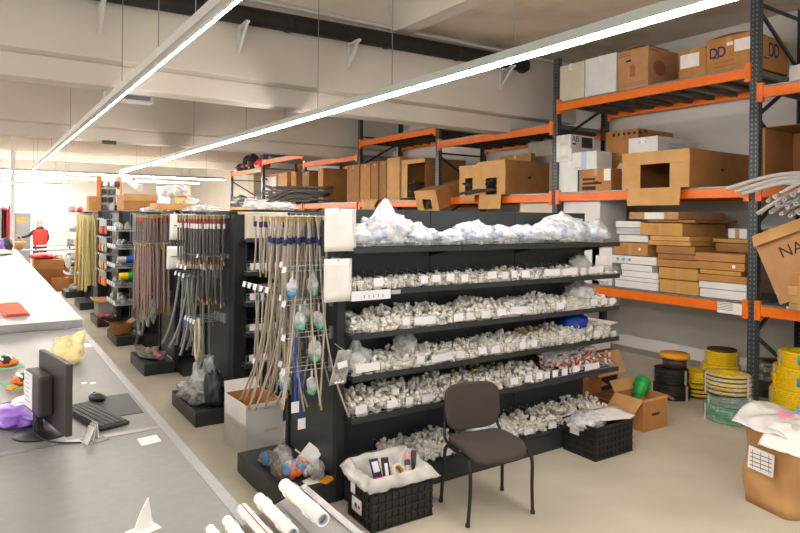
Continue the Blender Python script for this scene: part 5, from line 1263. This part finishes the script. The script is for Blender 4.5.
# ------------------------------------------------------------------ fittings on the nearest gondola
def fit_elbow(r, l, m, name='elbow_fitting'):
    b = MB(); b.cyl((0, 0, 0), (l, 0, 0), r, n=8).cyl((0, 0, 0), (0, l, 0), r, n=8); b.pipe((l * .6, 0, 0), (l * 1.25, 0, 0), r * 1.25, r * .6, 8).pipe((0, l * .6, 0), (0, l * 1.25, 0), r * 1.25, r * .6, 8); return b
def fit_tee(r, l):
    b = MB(); b.cyl((-l, 0, 0), (l, 0, 0), r, n=8).cyl((0, 0, 0), (0, l, 0), r, n=8); b.pipe((l * .5, 0, 0), (l * 1.15, 0, 0), r * 1.25, r * .6, 8).pipe((-l * 1.15, 0, 0), (-l * .5, 0, 0), r * 1.25, r * .6, 8).pipe((0, l * .5, 0), (0, l * 1.15, 0), r * 1.25, r * .6, 8); return b
def fit_coupling(r, l):
    return MB().pipe((-l, 0, 0), (l, 0, 0), r * 1.1, r * .78, 10).pipe((-l * .25, 0, 0), (l * .25, 0, 0), r * 1.25, r, 10).pipe((-l, 0, 0), (-l * .75, 0, 0), r * 1.22, r * .8, 10)
def fit_cap(r, l):
    return MB().lathe([(0, l), (r * .9, l), (r * 1.1, l * .8), (r * 1.1, 0), (r * .8, 0), (r * .8, l * .7), (0, l * .7)], 10)
def fit_valve(r, l):
    return MB().cyl((-l, 0, 0), (l, 0, 0), r, n=8).cyl((-l, 0, 0), (-l * .55, 0, 0), r * 1.3, n=8).cyl((l * .55, 0, 0), (l, 0, 0), r * 1.3, n=8).cyl((0, 0, 0), (0, 0, r * 1.6), r * .5, n=8)
PROTO = {}
def proto(kind, m):
    if (kind, m) not in PROTO:
        b = {'elbow_fitting': lambda: fit_elbow(.015, .028, m), 'tee_fitting': lambda: fit_tee(.014, .028), 'coupling_fitting': lambda: fit_coupling(.018, .024), 'cap_fitting': lambda: fit_cap(.02, .03), 'valve_fitting': lambda: fit_valve(.014, .03)}[kind]()
        for p in b.v: p *= .78
        PROTO[(kind, m)] = [b, None]
    return PROTO[(kind, m)]
def put_fit(kind, m, loc, label, group):
    e = proto(kind, m)
    if e[1] is None:
        o = e[0].build(kind, m); e[1] = o
        if kind == 'valve_fitting': MB().box(-.025, .025, -.005, .005, .014, .022).build('lever', 'red', o)
    else: o = copy_tree(e[1])
    o.location = loc; o.rotation_euler = (U(0, 6.28), U(0, 6.28), U(0, 6.28))
    return tag(o, label, 'fitting', group)
SH = [None, ('second', .055, .045), ('third', .1, .05), ('fourth', .095, .05), ('fifth', .105, .05)]
stuffm = MB()
def heap_h(li, x, y):
    base = SH[li][1] if li < 5 else .09
    s = .5 + .5 * noise.noise(Vector((x * 2.6, li * 7.1, 0))) + .25 * noise.noise(Vector((x * 8, li * 3.3, 5)))
    return base * (.55 + .75 * s) * (.75 + .7 * min(1, max(0, y) / .22))
KS = ['elbow_fitting', 'tee_fitting', 'coupling_fitting', 'cap_fitting']
ord_ = {1: 'second', 2: 'third', 3: 'fourth', 4: 'fifth', 5: 'lowest'}
KF = .68
def fill(li, z, n_ind, n_stuff, x0=.03, x1=AL - .03, y1=.34, mats=('pvc', 'pvc', 'pvc2', 'pvc3')):
    for i in range(n_stuff):
        x, y = U(x0, x1), U(.015, y1); h = heap_h(li, x, y)
        k = R.choice(KS); e = proto(k, 'pvc')
        zz = z + U(.012, max(.02, h * .9))
        mtx = Matrix.Translation((AX + x, AY + y, zz)) @ Matrix.Rotation(U(0, 6.28), 4, 'X') @ Matrix.Rotation(U(0, 6.28), 4, 'Z')
        stuffm.add(e[0], mtx)
    for i in range(n_ind):
        x = x0 + (x1 - x0) * (i + U(0, 1)) / n_ind; y = R.choice([U(.012, .05), U(.02, .2), U(.1, y1 - .03)]); h = heap_h(li, x, y)
        zz = z + (U(.015, h) if y < .05 else h + U(-.008, .008))
        k = R.choice(KS)
        nm = k.split('_')[0]
        put_fit(k, R.choice(mats), (AX + x, AY + y, max(zz, z + .012)), 'white plastic %s fitting heaped on the %s shelf of the nearest gondola' % (nm, ord_[li]), '%s fittings on the %s shelf' % (nm, ord_[li]))
fill(1, LA[1] - .014, 180, 900)
fill(2, LA[2] - .014, 270, 1900)
fill(3, LA[3] - .014, 270, 1800)
fill(4, LA[4] - .014, 170, 1050, x1=2.0)
# fifth shelf right: valves with red levers and red-white pieces in clear bags
for i in range(75):
    x, y = U(2.12, 2.97), U(.02, .3); h = heap_h(4, x, y) * 1.25
    put_fit(R.choice(['valve_fitting', 'valve_fitting', 'coupling_fitting']), R.choice(['pvc', 'pvc2', 'pvc']), (AX + x, AY + y, LA[4] + U(.02, h + .02)), 'white valve or sleeve among the red-levered ones at the right of the fifth shelf', 'red-levered valves on the fifth shelf')
for i in range(26):
    x, y = U(2.1, 2.97), U(.02, .25); o = MB().box(-.028, .028, -.006, .006, -.006, .006).build('red_lever', 'red', loc=(AX + x, AY + y, LA[4] + heap_h(4, x, y) * 1.25 + .02)); o.rotation_euler = (U(0, 3), U(-.5, .5), U(0, 3)); tag(o, 'small red lever among the white valves on the fifth shelf', 'lever', 'red levers on the fifth shelf')
for i in range(5):
    x = 2.2 + .16 * i; tag(MB().box(-.02, .02, -.008, .008, -.01, .01).build('blue_lever', 'blue', loc=(AX + x, AY + .012, LA[4] + .02)), 'small blue lever at the front of the red-levered valves', 'lever', 'blue levers on the fifth shelf')
for i in range(14):
    x = U(1.05, 1.6); tag(MB().lathe([(0, 0), (.014, 0), (.014, .02), (.02, .02), (.02, .035), (0, .035)], 8).build('brass_fitting', 'brass', loc=(AX + x, AY + U(.1, .3), LA[4] + heap_h(4, x, .2))), 'brass fitting on the white heap of the fifth shelf', 'fitting', 'brass fittings on the fifth shelf')
for i in range(8):
    x = U(1.75, 2.1); tag(MB().lathe([(0, 0), (.014, 0), (.014, .02), (.02, .02), (.02, .035), (0, .035)], 8).build('brass_fitting', 'brass', loc=(AX + x, AY + U(.05, .2), LA[3] + heap_h(3, x, .2))), 'brass fitting on the white heap of the fourth shelf', 'fitting', 'brass fittings on the fourth shelf')
# base shelf
ord_[5] = 'lowest'
fill(5, .16, 80, 420, x0=.42, x1=1.05, y1=.36); fill(5, .16, 90, 480, x0=1.25, x1=2.0, y1=.36); fill(5, .16, 60, 320, x0=2.1, x1=2.9, y1=.36)
o = stuffm.build('pipe_fitting_heap', 'pvc2', normals=False); o['kind'] = 'stuff'; tag(o, 'loose white pipe fittings heaped deep inside the shelves of the nearest gondola', 'fittings')
# shallow wire dividers on the base shelf
o = thing('wire_basket', 'low wire basket front along the lowest gondola shelf', 'basket', (AX, AY, .16)); b = MB()
for dz in (.03, .06, .09): b.bar((.42, -.02, dz), (2.95, -.02, dz), .003, .003)
for i in range(26): x = .42 + 2.53 * i / 25; b.bar((x, -.02, 0), (x, -.02, .1), .003, .003).bar((x, -.02, .1), (x, .38, .12), .002, .002).bar((x, .38, 0), (x, .38, .12), .002, .002)
b.build('wires', 'wire', o)
for i in range(8): MB().box(.5 + .3 * i, .6 + .3 * i, -.025, -.022, .02, .07).build('price_tag', 'label', o)
# bags
def bag(label, x, y, z, rx, ry, rz, seed, peaks=(), f='filmblue', c='pvc', core=.82):
    o = thing('plastic_bag', label, 'bag', (AX + x, AY + y, z)); blob(rx, ry, rz, seed, .3, 2.2, .16, peaks=peaks).build('film', f, o)
    q = MB(); rr = random.Random(seed)
    n = int(60 * rx * rz / .02) + 14
    for i in range(n):
        a, e = rr.uniform(0, 6.28), rr.uniform(0, 1) ** .5; xx, yy = cos(a) * e * rx * core, sin(a) * e * ry * core
        zz = rr.uniform(.02, max(.03, rz * 1.62 * core * sqrt(max(0, 1 - e * e))))
        q.add(proto(R.choice(KS), 'pvc')[0], Matrix.Translation((xx, yy, zz)) @ Matrix.Rotation(rr.uniform(0, 6), 4, 'X') @ Matrix.Rotation(rr.uniform(0, 6), 4, 'Z'))
    q.build('fittings', c, o, normals=False); o.children[-1]['kind'] = 'stuff'
    return o
zt = LA[0]
bag('clear bag of white fittings at the left end of the top shelf', .16, .2, zt, .17, .16, .085, 1)
bag('clear bag of white fittings with a tall pointed tip on the top shelf', .4, .2, zt, .22, .17, .14, 2, peaks=[(-.05, 0, 1, .85, .12)])
bag('clear bag of white fittings sloping down right of the tall-tipped one', .68, .2, zt, .2, .17, .085, 3, peaks=[(.1, 0, 1, .35, .1)])
bag('low clear bag of white fittings left of the middle of the top shelf', .98, .2, zt, .16, .16, .06, 4, peaks=[(.3, 0, 1, .4, .06)])
bag('bulging clear bag of white fittings in the middle of the top shelf', 1.28, .2, zt, .22, .17, .105, 5, peaks=[(.2, 0, 1, .3, .05)])
bag('clear bag with some brass pieces right of the middle of the top shelf', 1.58, .2, zt, .2, .17, .09, 6)
bag('rounded clear bag of white fittings third from the right on the top shelf', 1.92, .2, zt, .18, .17, .095, 7)
bag('large peaked clear bag of white fittings second from the right on the top shelf', 2.38, .2, zt, .3, .18, .135, 8, peaks=[(.1, 0, 1, .35, .12)])
bag('clear bag of white fittings at the right end of the top shelf', 2.78, .16, zt, .2, .15, .115, 9, peaks=[(.5, 0, 1, .3, .12)])
bag('clear bag lying on the fittings near the right end of the third shelf', 2.66, .2, LA[2] + .07, .17, .13, .08, 10, peaks=[(0, 0, 1, .5, .2)], f='film')
bag('clear bag lying on the fittings in the middle of the third shelf', 1.75, .2, LA[2] + .07, .14, .13, .04, 11, f='film')
bag('clear upright bag behind the fittings near the left of the fourth shelf', .62, .22, LA[3] + .02, .1, .1, .12, 12, peaks=[(0, 0, 1, .4, .2)], f='film')
bag('clear bag hanging over the left end of the fourth shelf', .12, .15, LA[3], .1, .1, .1, 13, peaks=[(0, 0, 1, .9, .2)], f='film')
bag('clear bluish bag of fittings standing on the lowest shelf right of the chair', 1.32, .1, .16, .16, .13, .13, 14, peaks=[(.5, 0, .8, .4, .15), (-.5, 0, .8, .4, .15)])
bag('clear bag of red and white valves heaped at the right of the fifth shelf', 2.4, .24, LA[4] + .03, .2, .1, .11, 15, f='film')
bag('second clear bag of valves at the right end of the fifth shelf', 2.75, .24, LA[4] + .03, .17, .1, .1, 16, f='film')
tag(blob(.17, .12, .085, 51, .25, 2, .1).build('blue_bag', 'blue', loc=(AX + 2.62, AY + .24, LA[3] + .075)), 'bright blue plastic bag near the right end of the fourth shelf', 'bag')
tag(blob(.12, .1, .1, 53, .25, 2, .1).build('white_bag', 'paper', loc=(AX + 2.78, AY + .3, LA[1])), 'white paper bag at the right end of the second shelf', 'bag')
o = thing('label_strip_sign', 'white strip with small marks below the left end of the second shelf', 'strip', (AX - .02, AY - .02, LA[1] - .06)); MB().box(0, .33, -.002, .0, -.01, .06).build('strip', 'label', o); q = MB()
for i in range(5): q.box(.1 + .04 * i, .106 + .04 * i, -.0028, -.002, .005, .03)
q.build('marks', 'print', o); MB().box(.34, .42, 0, .03, .02, .05).build('clip', 'tin', o)

# ------------------------------------------------------------------ on the counters
ZC = 1.05
mo = thing('monitor', 'dark computer monitor seen from behind on the near counter', 'monitor', tuple(onz(52, 436, ZC)), radians(0))
def wp(u, v, z): return onz(u, v, z)
e0, e1 = onz(42, 349, 1.407).xy, onz(70, 364, 1.407).xy
mo.location = (e0.x * .5 + e1.x * .5, e0.y * .5 + e1.y * .5, ZC); d = (e1 - e0).normalized(); mo.rotation_euler = (0, 0, atan2(d.y, d.x))
HW = (e1 - e0).length / 2
MB().box(-HW, HW, -.014, .014, .045, .357).build('screen_case', 'monitor', mo, bevel=.006); MB().box(-HW + .012, HW - .012, .0138, .0148, .06, .345).build('screen', 'black', mo)
MB().box(-HW * .95, HW * .2, -.075, -.013, .1, .28).build('rear_unit', 'monitor', mo, bevel=.012); ls = MB().box(-HW * .92, -HW * .3, -.0765, -.0748, .115, .275).build('spec_sticker', 'label', mo)
q = MB()
for i in range(7): q.box(-HW * .85, -HW * .45 - .012 * (i % 3), -.0772, -.0764, .14 + .02 * i, .147 + .02 * i)
q.build('print', 'ltblue', ls)
MB().prism([(-.12, 0.008), (-.05, .008), (-.06, .1), (-.075, .14), (-.11, .14)], 'y', -.06, -.03).build('stand_arm', 'black', mo, bevel=.006)
MB().lathe([(0, 0), (.12, 0), (.118, .01), (.02, .016), (0, .016)], 28, (-.07, -.03, 0)).build('stand_base', 'black', mo)
MB().tube(smoothpath([(-.02, -.05, .11), (.02, -.09, .06), (.05, -.07, .02), (.12, -.03, .008), (.2, .05, .008)], 5), .004, 6).build('cable', 'blackm', mo)
kb = thing('keyboard', 'black computer keyboard beside the monitor', 'keyboard', (.47, 3.36, ZC), radians(-75))
MB().box(-.225, .225, -.07, .07, .003, .02).build('case', 'black', kb, bevel=.005)
q = MB()
for r_ in range(5):
    for c_ in range(17): q.box(-.215 + c_ * .0255, -.215 + c_ * .0255 + .021, -.062 + r_ * .025, -.062 + r_ * .025 + .02, .02, .026)
q.build('keys', 'dkgrey', kb); kb.children[-1]['kind'] = 'stuff'
mp = MB().box(-.1, .1, -.2, .2, 0, .003).build('mouse_pad', 'dkgrey', loc=(.59, 3.52, ZC)); tag(mp, 'dark grey mouse pad on the near counter by the edge', 'mouse pad')
m_ = thing('mouse', 'black computer mouse on the left of the mouse pad', 'mouse', (.525, 3.66, ZC + .003), .5); MB().add(blob(.032, .058, .022, 3, .03, 1, 0)).build('body', 'black', m_); MB().box(-.012, .02, .0, .03, .034, .037).build('grey_button', 'midgrey', m_); MB().cyl((-.004, .025, .036), (.004, .025, .036), .006).build('wheel', 'dkgrey', m_)  # small mid-grey plate set on top of the mouse
for i in range(2): tag(MB().box(-.014, .014, -.022, .022, 0, .001).build('paper_slip', 'paper', loc=onz((84, 93)[i], 383, ZC)), 'small white slip on the counter behind the mouse, the %s one' % ('left', 'right')[i], 'paper')
tag(MB().sheet(lambda s, t: Vector(((s - .5) * .085, (t - .5) * .1, .004 * s)), 4, 4, .001).build('paper_slip', 'paper', loc=onz(149, 440.5, ZC)), 'white note sheet at the counter edge below the mouse pad', 'paper')
tag(MB().box(-.04, .04, -.08, .08, 0, .001).build('paper_slip', 'paper', loc=onz(90, 345, ZC)), 'white sheet behind the yellowish bag', 'paper')
o = thing('plastic_bag', 'yellowish translucent plastic bag standing behind the monitor', 'bag', tuple(onz(68, 362, ZC)))
MB().add(blob(.1, .16, .1, 17, .25, 1.8, .1, peaks=[(.7, .3, .7, .7, .2)]), Matrix.Identity(4)).build('film', 'filmyellow', o); blob(.07, .12, .05, 18, .3, 2, .1).build('contents', 'yelltube', o)
o = thing('plastic_bag', 'purple and white plastic bag lying behind the monitor', 'bag', tuple(onz(22, 420, ZC))); blob(.12, .17, .045, 19, .35, 2, .12, peaks=[(.6, .5, .5, .8, .25)]).build('film', 'purple', o); MB().add(blob(.07, .08, .03, 20, .3, 2, .1), Matrix.Translation((.03, .06, .045))).build('white_print', 'paper', o)
o = thing('price_clips', 'clear plastic price holders standing in front of the keyboard', 'holder', tuple(onz(93, 440, ZC)), .3)
for i in range(3): MB().obox((-.03 + .025 * i, .02 * i - .02, .035), (.004, .05, .075), Matrix.Rotation(.4 - .25 * i, 3, 'Y')).build('holder', 'filmwhite' if i else 'paper', o)
MB().box(-.04, .05, -.05, .04, 0, .004).build('holder_foot', 'filmgrey', o)
for i, (u, v, l) in enumerate(((4, 366, 'far'), (23, 384, 'near'))):
    o = thing('glove_pack', 'orange and black work gloves on a card, the %s pack on the counter' % l, 'gloves', tuple(onz(u, v, ZC)), .2)
    MB().box(-.09, .09, -.12, .12, 0, .003).build('card', 'teal', o); MB().add(blob(.07, .08, .03, 4 + i, .25, 2, .1), Matrix.Translation((.01, 0, .003))).build('glove', 'orangep', o); MB().add(blob(.035, .06, .028, 8 + i, .25, 2, .1), Matrix.Translation((-.0, -.02, .02))).build('black_back', 'blackm', o)
    for k in range(2): MB().add(blob(.01, .07, .012, 8 + k, .1, 2, .0, sub=2), Matrix.Translation((-.02 + .05 * k, 0, .045))).build('pale_stripe', 'paper', o)
tag(MB().box(-.035, .035, -.05, .05, 0, .06).build('yellow_box', 'lid', bevel=.003, loc=onz(31, 392, ZC)), 'small amber box beside the orange gloves', 'box')
tag(blob(.025, .03, .012, 23, .4, 2, .1).build('yellow_scrap', 'lid', loc=onz(12, 389, ZC)), 'small amber scrap left of the amber box', 'scrap')
o = thing('pen', 'dark marker pen lying behind the purple bag', 'pen', tuple(onz(10, 403, ZC + .008))); MB().cyl((-.07, -.03, 0), (.04, .01, 0), .008).build('barrel', 'blackm', o); MB().cyl((.04, .01, 0), (.07, .022, 0), .009).build('pen_cap', 'pink', o)
o = thing('wire_hook', 'bent pale wire hook lying at the back of the near counter', 'hook', tuple(onz(28, 330, ZC))); MB().tube(smoothpath([(-.25, 0, .01), (-.1, .05, .06), (.1, .03, .06), (.28, .0, .05), (.3, -.06, .01), (.27, -.12, .005)], 5), .006, 7).build('wire', 'wire', o); MB().tube(smoothpath([(-.25, 0, .01), (-.1, -.03, .01), (.1, -.02, .01), (.28, 0, .05)], 5), .006, 7).build('wire', 'wire', o)
o = thing('red_cloth', 'coral red folded cloth on the far counter', 'cloth', tuple(onz(12, 310, 1.12)), .05); MB().sheet(lambda s, t: Vector(((s - .5) * .2, (t - .5) * .95, .014 + .008 * noise.noise(Vector((s * 3, t * 6, 1))))), 8, 14, .012).build('cloth', mat('coral_cloth', '#e8725c', .85, col2='#d9614c', scale=14), o); MB().box(-.08, .08, -.48, -.3, .02, .028).build('fold', bpy.data.materials['coral_cloth'], o)
# display board of white pipes in the foreground
TL = .33; BX, BZ = .886, 1.172
ds = thing('pipe_display', 'sloping grey sample board at the front edge, carrying white pipe pieces', 'display', (BX, 1.45, BZ)); ds.rotation_euler = (0, -TL, 0)
MB().box(-.34, 0, -.55, .4, -.016, 0).build('board', 'counterw', ds, bevel=.003); MB().box(-.02, 0, -.55, .4, 0, .006).build('edge_strip', 'alu', ds)
for y in (-.5, .32): MB().prism([(-.12, -.017), (-.32, -.017), (-.3, -.022), (-.13, -.075)], 'y', y, y + .02).build('foot', 'dkgrey', ds)
ls = MB().box(-.1, -.04, -.08, .02, 0, .002).build('label_sheet', 'label', ds); MB().box(-.09, -.05, -.07, -.05, .002, .0026).build('print', 'print', ls)
for i, (u, v, r, ln) in enumerate(((288, 485, .021, .27), (262, 498, .0175, .26), (245.5, 508, .0165, .25), (230, 520, .0155, .25), (213, 528.5, .014, .25))):
    z = 1.2
    for q in range(8):
        e = onz(u, v, z); z = BZ - math.tan(TL) * (BX - e.x) + .012 + r
    nm = ('thickest white pipe piece, rightmost on the sample board', 'white pipe piece second from the right on the sample board', 'white pipe piece with a thin red line on the sample board', 'white pipe piece second from the left on the sample board', 'thinnest white pipe piece, leftmost on the sample board')[i]
    o = thing('pipe_sample', nm, 'pipe', (e.x, e.y, BZ - math.tan(TL) * (BX - e.x) + .001)); o.rotation_euler = (0, -TL, 0); h = .012 + r * 1.15
    MB().pipe((0, 0, h), (0, -ln, h), r, r * .72, 24).build('pipe', 'pvc', o); MB().pipe((0, -ln - .001, h), (0, -ln + .02, h), r * .74, r * .68, 24).build('pipe_liner', 'ltblue', o)
    if i == 2: MB().box(-.0015, .0015, -ln, 0, h + r * .99, h + r + .0008).build('red_line', 'red', o)
    for q in (.05, .19):
        c = MB().box(-r * .5, r * .5, -q - .012, -q + .012, 0, h - r * .6); n = 10
        ring = [(r * 1.22 * cos(a), h + r * 1.22 * sin(a)) for a in [radians(-215 + 250 * k / n) for k in range(n + 1)]] + [(r * 1.0 * cos(a), h + r * 1.0 * sin(a)) for a in [radians(35 - 250 * k / n) for k in range(n + 1)]]
        for k in range(n):
            A, B_, C_, D_ = ring[k], ring[k + 1], ring[-k - 2], ring[-k - 1]
            c._add([(p[0], -q - .012, p[1]) for p in (A, B_, C_, D_)] + [(p[0], -q + .012, p[1]) for p in (A, B_, C_, D_)], [(0, 1, 2, 3), (7, 6, 5, 4), (0, 4, 5, 1), (2, 6, 7, 3)])
        c.build('clamp', 'pvc', o)
o = thing('white_tag', 'white folded plastic tag standing on the counter at the bottom edge', 'tag', tuple(onz(142, 531, ZC)), .3); MB().prism([(-.03, 0), (.04, 0), (.03, .035), (.02, .1), (-.01, .05)], 'y', -.004, .004).build('tag', 'paper', o); MB().box(-.04, .05, -.03, .03, 0, .003).build('tag_foot', 'pvc', o)

# ------------------------------------------------------------------ far end
def skin_person(o):
    return o
PX_, PY2 = onx(0, 0, 1).x, 0
pp = ony(40, 240, 25.0); bx, by = pp.x, 25.0
pe = thing('person', 'person in a red vest, dark sleeves and a khaki cap at a grey machine', 'person', (bx, by, 0), 0)
me = bpy.data.meshes.new('body'); J = [(0, 0, .95, .15), (0, 0, 1.1, .15), (0, 0, 1.3, .17), (0, 0, 1.44, .15), (0, 0, 1.53, .06), (0, 0, 1.6, .085), (0, -.0, 1.70, .09),
     (-.19, 0, 1.42, .07), (-.34, .02, 1.26, .05), (-.58, .05, 1.2, .04), (-.68, .05, 1.2, .035), (.19, 0, 1.42, .07), (.25, .04, 1.18, .05), (.18, .12, .98, .04), (.16, .14, .92, .035),
     (-.1, 0, .85, .1), (-.11, .02, .48, .07), (-.11, 0, .08, .05), (-.11, .14, .04, .04), (.1, 0, .85, .1), (.11, .02, .48, .07), (.11, 0, .08, .05), (.11, .14, .04, .04)]
ED = [(0, 1), (1, 2), (2, 3), (3, 4), (4, 5), (5, 6), (3, 7), (7, 8), (8, 9), (9, 10), (3, 11), (11, 12), (12, 13), (13, 14), (0, 15), (15, 16), (16, 17), (17, 18), (0, 19), (19, 20), (20, 21), (21, 22)]
me.from_pydata([j[:3] for j in J], ED, []); ob = bpy.data.objects.new('body', me); COL.objects.link(ob); ob.parent = pe
md = ob.modifiers.new('skin', 'SKIN'); 
for i, j in enumerate(J): me.skin_vertices[0].data[i].radius = (j[3], j[3]); me.skin_vertices[0].data[i].use_root = (i == 0)
ob.modifiers.new('sub', 'SUBSURF').levels = 1; ob.modifiers['sub'].render_levels = 1
me.materials.append(M['hood'])
def torso(rings, n=20):
    return MB().grid(lambda u, v: (lambda r: Vector((r[0] * cos(2 * pi * u), r[1] * sin(2 * pi * u), r[2])))(rings[min(int(round(v * (len(rings) - 1))), len(rings) - 1)]), n, len(rings) - 1)
torso([(.2, .16, .93), (.21, .17, 1.05), (.22, .175, 1.2), (.235, .175, 1.34), (.21, .16, 1.45), (.12, .12, 1.51)]).build('vest', 'vest', pe)
torso([(.13, .13, 1.47), (.13, .13, 1.54), (.09, .1, 1.57)]).build('hood', 'hood', pe)
MB().add(blob(.088, .105, .13, 3, .02, 1, 0, False, sub=3), Matrix.Translation((-.01, .0, 1.57))).cyl((-.115, .02, 1.645), (-.09, .02, 1.65), .015).build('head', 'skin', pe)
MB().lathe([(.1, 1.69), (.105, 1.73), (.09, 1.78), (.04, 1.8), (0, 1.8)], 18).box(-.19, -.06, -.06, .06, 1.69, 1.70).build('cap', 'cap', pe)
for s in (-1, 1): MB().tube([(s * .1, 0, .9), (s * .11, .02, .5), (s * .11, 0, .09)], [.115, .09, .075], 12).build('trouser_leg', 'jeans', pe)
def hand(x, y, z, d, parent):
    m = MB().add(blob(.04, .03, .02, 3, .05, 1, 0, False, sub=2), Matrix.Translation((x, y, z)))
    for k in range(4): m.tube([(x + d * .03, y - .025 + .016 * k, z + .015), (x + d * (.06 + .006 * (k in (1, 2))), y - .025 + .016 * k, z + .01), (x + d * .08, y - .025 + .016 * k, z - .01)], [.009, .008, .006], 6)
    m.tube([(x, y - .03, z + .01), (x + d * .02, y - .05, z + .005), (x + d * .05, y - .05, z)], [.011, .009, .007], 6)
    return m.build('hand', 'skin', parent)
hand(-.7, .05, 1.19, -1, pe); hand(.16, .15, .9, 1, pe)
pm = ony(14, 213, 26.0); pn = ony(31, 213, 26.0)
o = thing('grey_machine', 'tall grey cabinet machine with an orange display at the far end', 'machine', ((pm.x + pn.x) / 2, 26.3, 0)); w_ = (pn.x - pm.x) / 2
MB().box(-w_, w_, -.3, .3, 0, pm.z).build('cabinet', 'machine', o, bevel=.02); MB().box(-w_ * .65, w_ * .35, -.31, -.3, pm.z - .32, pm.z - .16).build('display', 'screen', o); MB().box(-w_ * .8, w_ * .8, -.306, -.3, .6, pm.z - .5).build('door', 'midgrey', o)
o = thing('dark_partition', 'narrow dark panel standing left of the grey machine', 'panel', (ony(11.5, 210, 25.8).x, 25.8, 0)); MB().box(-.09, .09, 0, .2, 0, ony(11, 206, 25.8).z).build('panel', 'dkgrey', o); MB().box(-.2, .2, -.1, .3, 0, .04).build('panel_foot', 'dkgrey', o)
o = thing('white_post', 'slim white post from counter to ceiling near the grey machine', 'post', (ony(12.5, 220, 19.5).x, 19.5, 0)); MB().box(-.05, .05, -.05, .05, 0, 4.98).build('post', 'white', o); MB().box(-.09, .09, -.09, .09, 0, .02).build('base_plate', 'white', o)
bk = ony(18, 240, 20.6)
o = thing('far_table', 'dark narrow table with a rail behind the far counter', 'table', (1.3, 20.6, 0)); MB().box(-1.2, 1.7, -.25, .25, .98, 1.02).build('tabletop', 'counterw', o)
for x in (-1.1, .2, 1.6): MB().box(x - .03, x + .03, -.2, .2, 0, .98).build('leg', 'dkgrey', o)
MB().tube([(0, -.22, 1.12), (1.7, -.22, 1.16)], .025, 8).build('rail', 'tin', o)
for x in (0, .85, 1.65): MB().cyl((x, -.22, 1.02), (x, -.22, 1.15), .02).build('rail_post', 'dkgrey', o)
o = thing('wicker_basket', 'round wicker basket on the far table left of the person', 'basket', (bk.x - .1, 20.6, 1.02)); MB().lathe([(0, 0), (.2, 0), (.3, .2), (.31, .22), (.28, .21), (.18, .02), (0, .02)], 20).build('bowl', 'wicker', o); MB().tube(arc((0, 0, .2), .22, 0, pi, 12), .012, 6).build('handle', 'wicker', o)
for i, (u, v0, v1, m, l) in enumerate(((1.5, 208, 236, 'tin', 'silver'), (4, 207, 232, 'pink', 'rosy'), (6.5, 209, 230, 'red', 'red'))):
    p, q = ony(u, v0, 18.3), ony(u, v1, 18.3)
    o = thing('hanging_pack', l + ' pack standing at the far left edge of the counter', 'pack', (p.x, 18.3, 1.12)); MB().box(-.07, .07, -.05, .05, 0, p.z - 1.12).build('pack', m, o, bevel=.02); MB().box(-.04, .04, -.052, -.05, .1, .3).build('label_sheet', 'label', o)
for i, (u, m, l, h) in enumerate(((3, 'purple', 'purple', .3), (7, 'dkgrey', 'dark', .34))): tag(blob(.12, .12, h / 1.7, 30 + i, .2, 2, .05).build('soft_pack', m, loc=(ony(u, 240, 17.6).x, 17.6, 1.12)), l + ' rounded pack on the far counter end', 'pack')
tag(blob(.25, .5, .06, 36, .3, 2, .12).build('pale_wrap', 'filmwhite', loc=(.35, 16.6, 1.12)), 'crumpled pale plastic on the end of the far counter', 'wrap')
for i, (x, m) in enumerate(((.25, 'teal'), (.42, 'green'))): tag(blob(.07, .09, .05, 37 + i, .2, 2, .1).build('green_item', m, loc=(x, 17.6, 1.12)), ('pale green', 'bright green')[i] + ' item on the far counter end', 'item')
# far floor stacks
k = 0
for i, (x, y, w_, d_, hs, ms) in enumerate(((1.5, 19.2, .35, .4, (.3, .28, .25), ('card2', 'card2', 'card')), (2.1, 19.3, .3, .4, (.3, .3), ('card2', 'card')), (1.75, 18.75, .2, .2, (.35,), ('card',)))):
    z = 0
    for h, m in zip(hs, ms):
        o = plain_box('cardboard_box', 'brown carton in the far floor stack, %s of the %s pile' % (('lowest', 'middle', 'top')[k % 3] if len(hs) == 3 else ('lower', 'upper')[k % 2] if len(hs) == 2 else 'single one in front', ('left', 'right', 'front')[i]), x - w_, x + w_, y - d_, y + d_, z, z + h, m); z += h + .001; k += 1
    k = 0
for i, (x, y, z, m, l, rx) in enumerate(((1.35, 19.1, .835, 'red', 'dark red folded bag on the left far carton pile', .28), (1.7, 19.3, .835, 'white', 'white crumpled bag on the left far carton pile', .2), (2.1, 19.3, .605, 'white', 'white bag on the right far carton pile', .25), (2.0, 19.1, .605, 'stain', 'brown bundle on the right far carton pile', .2))):
    tag(blob(rx, .25, .09, 80 + i, .3, 2, .1).build('soft_bag', m, loc=(x, y, z)), l, 'bag')
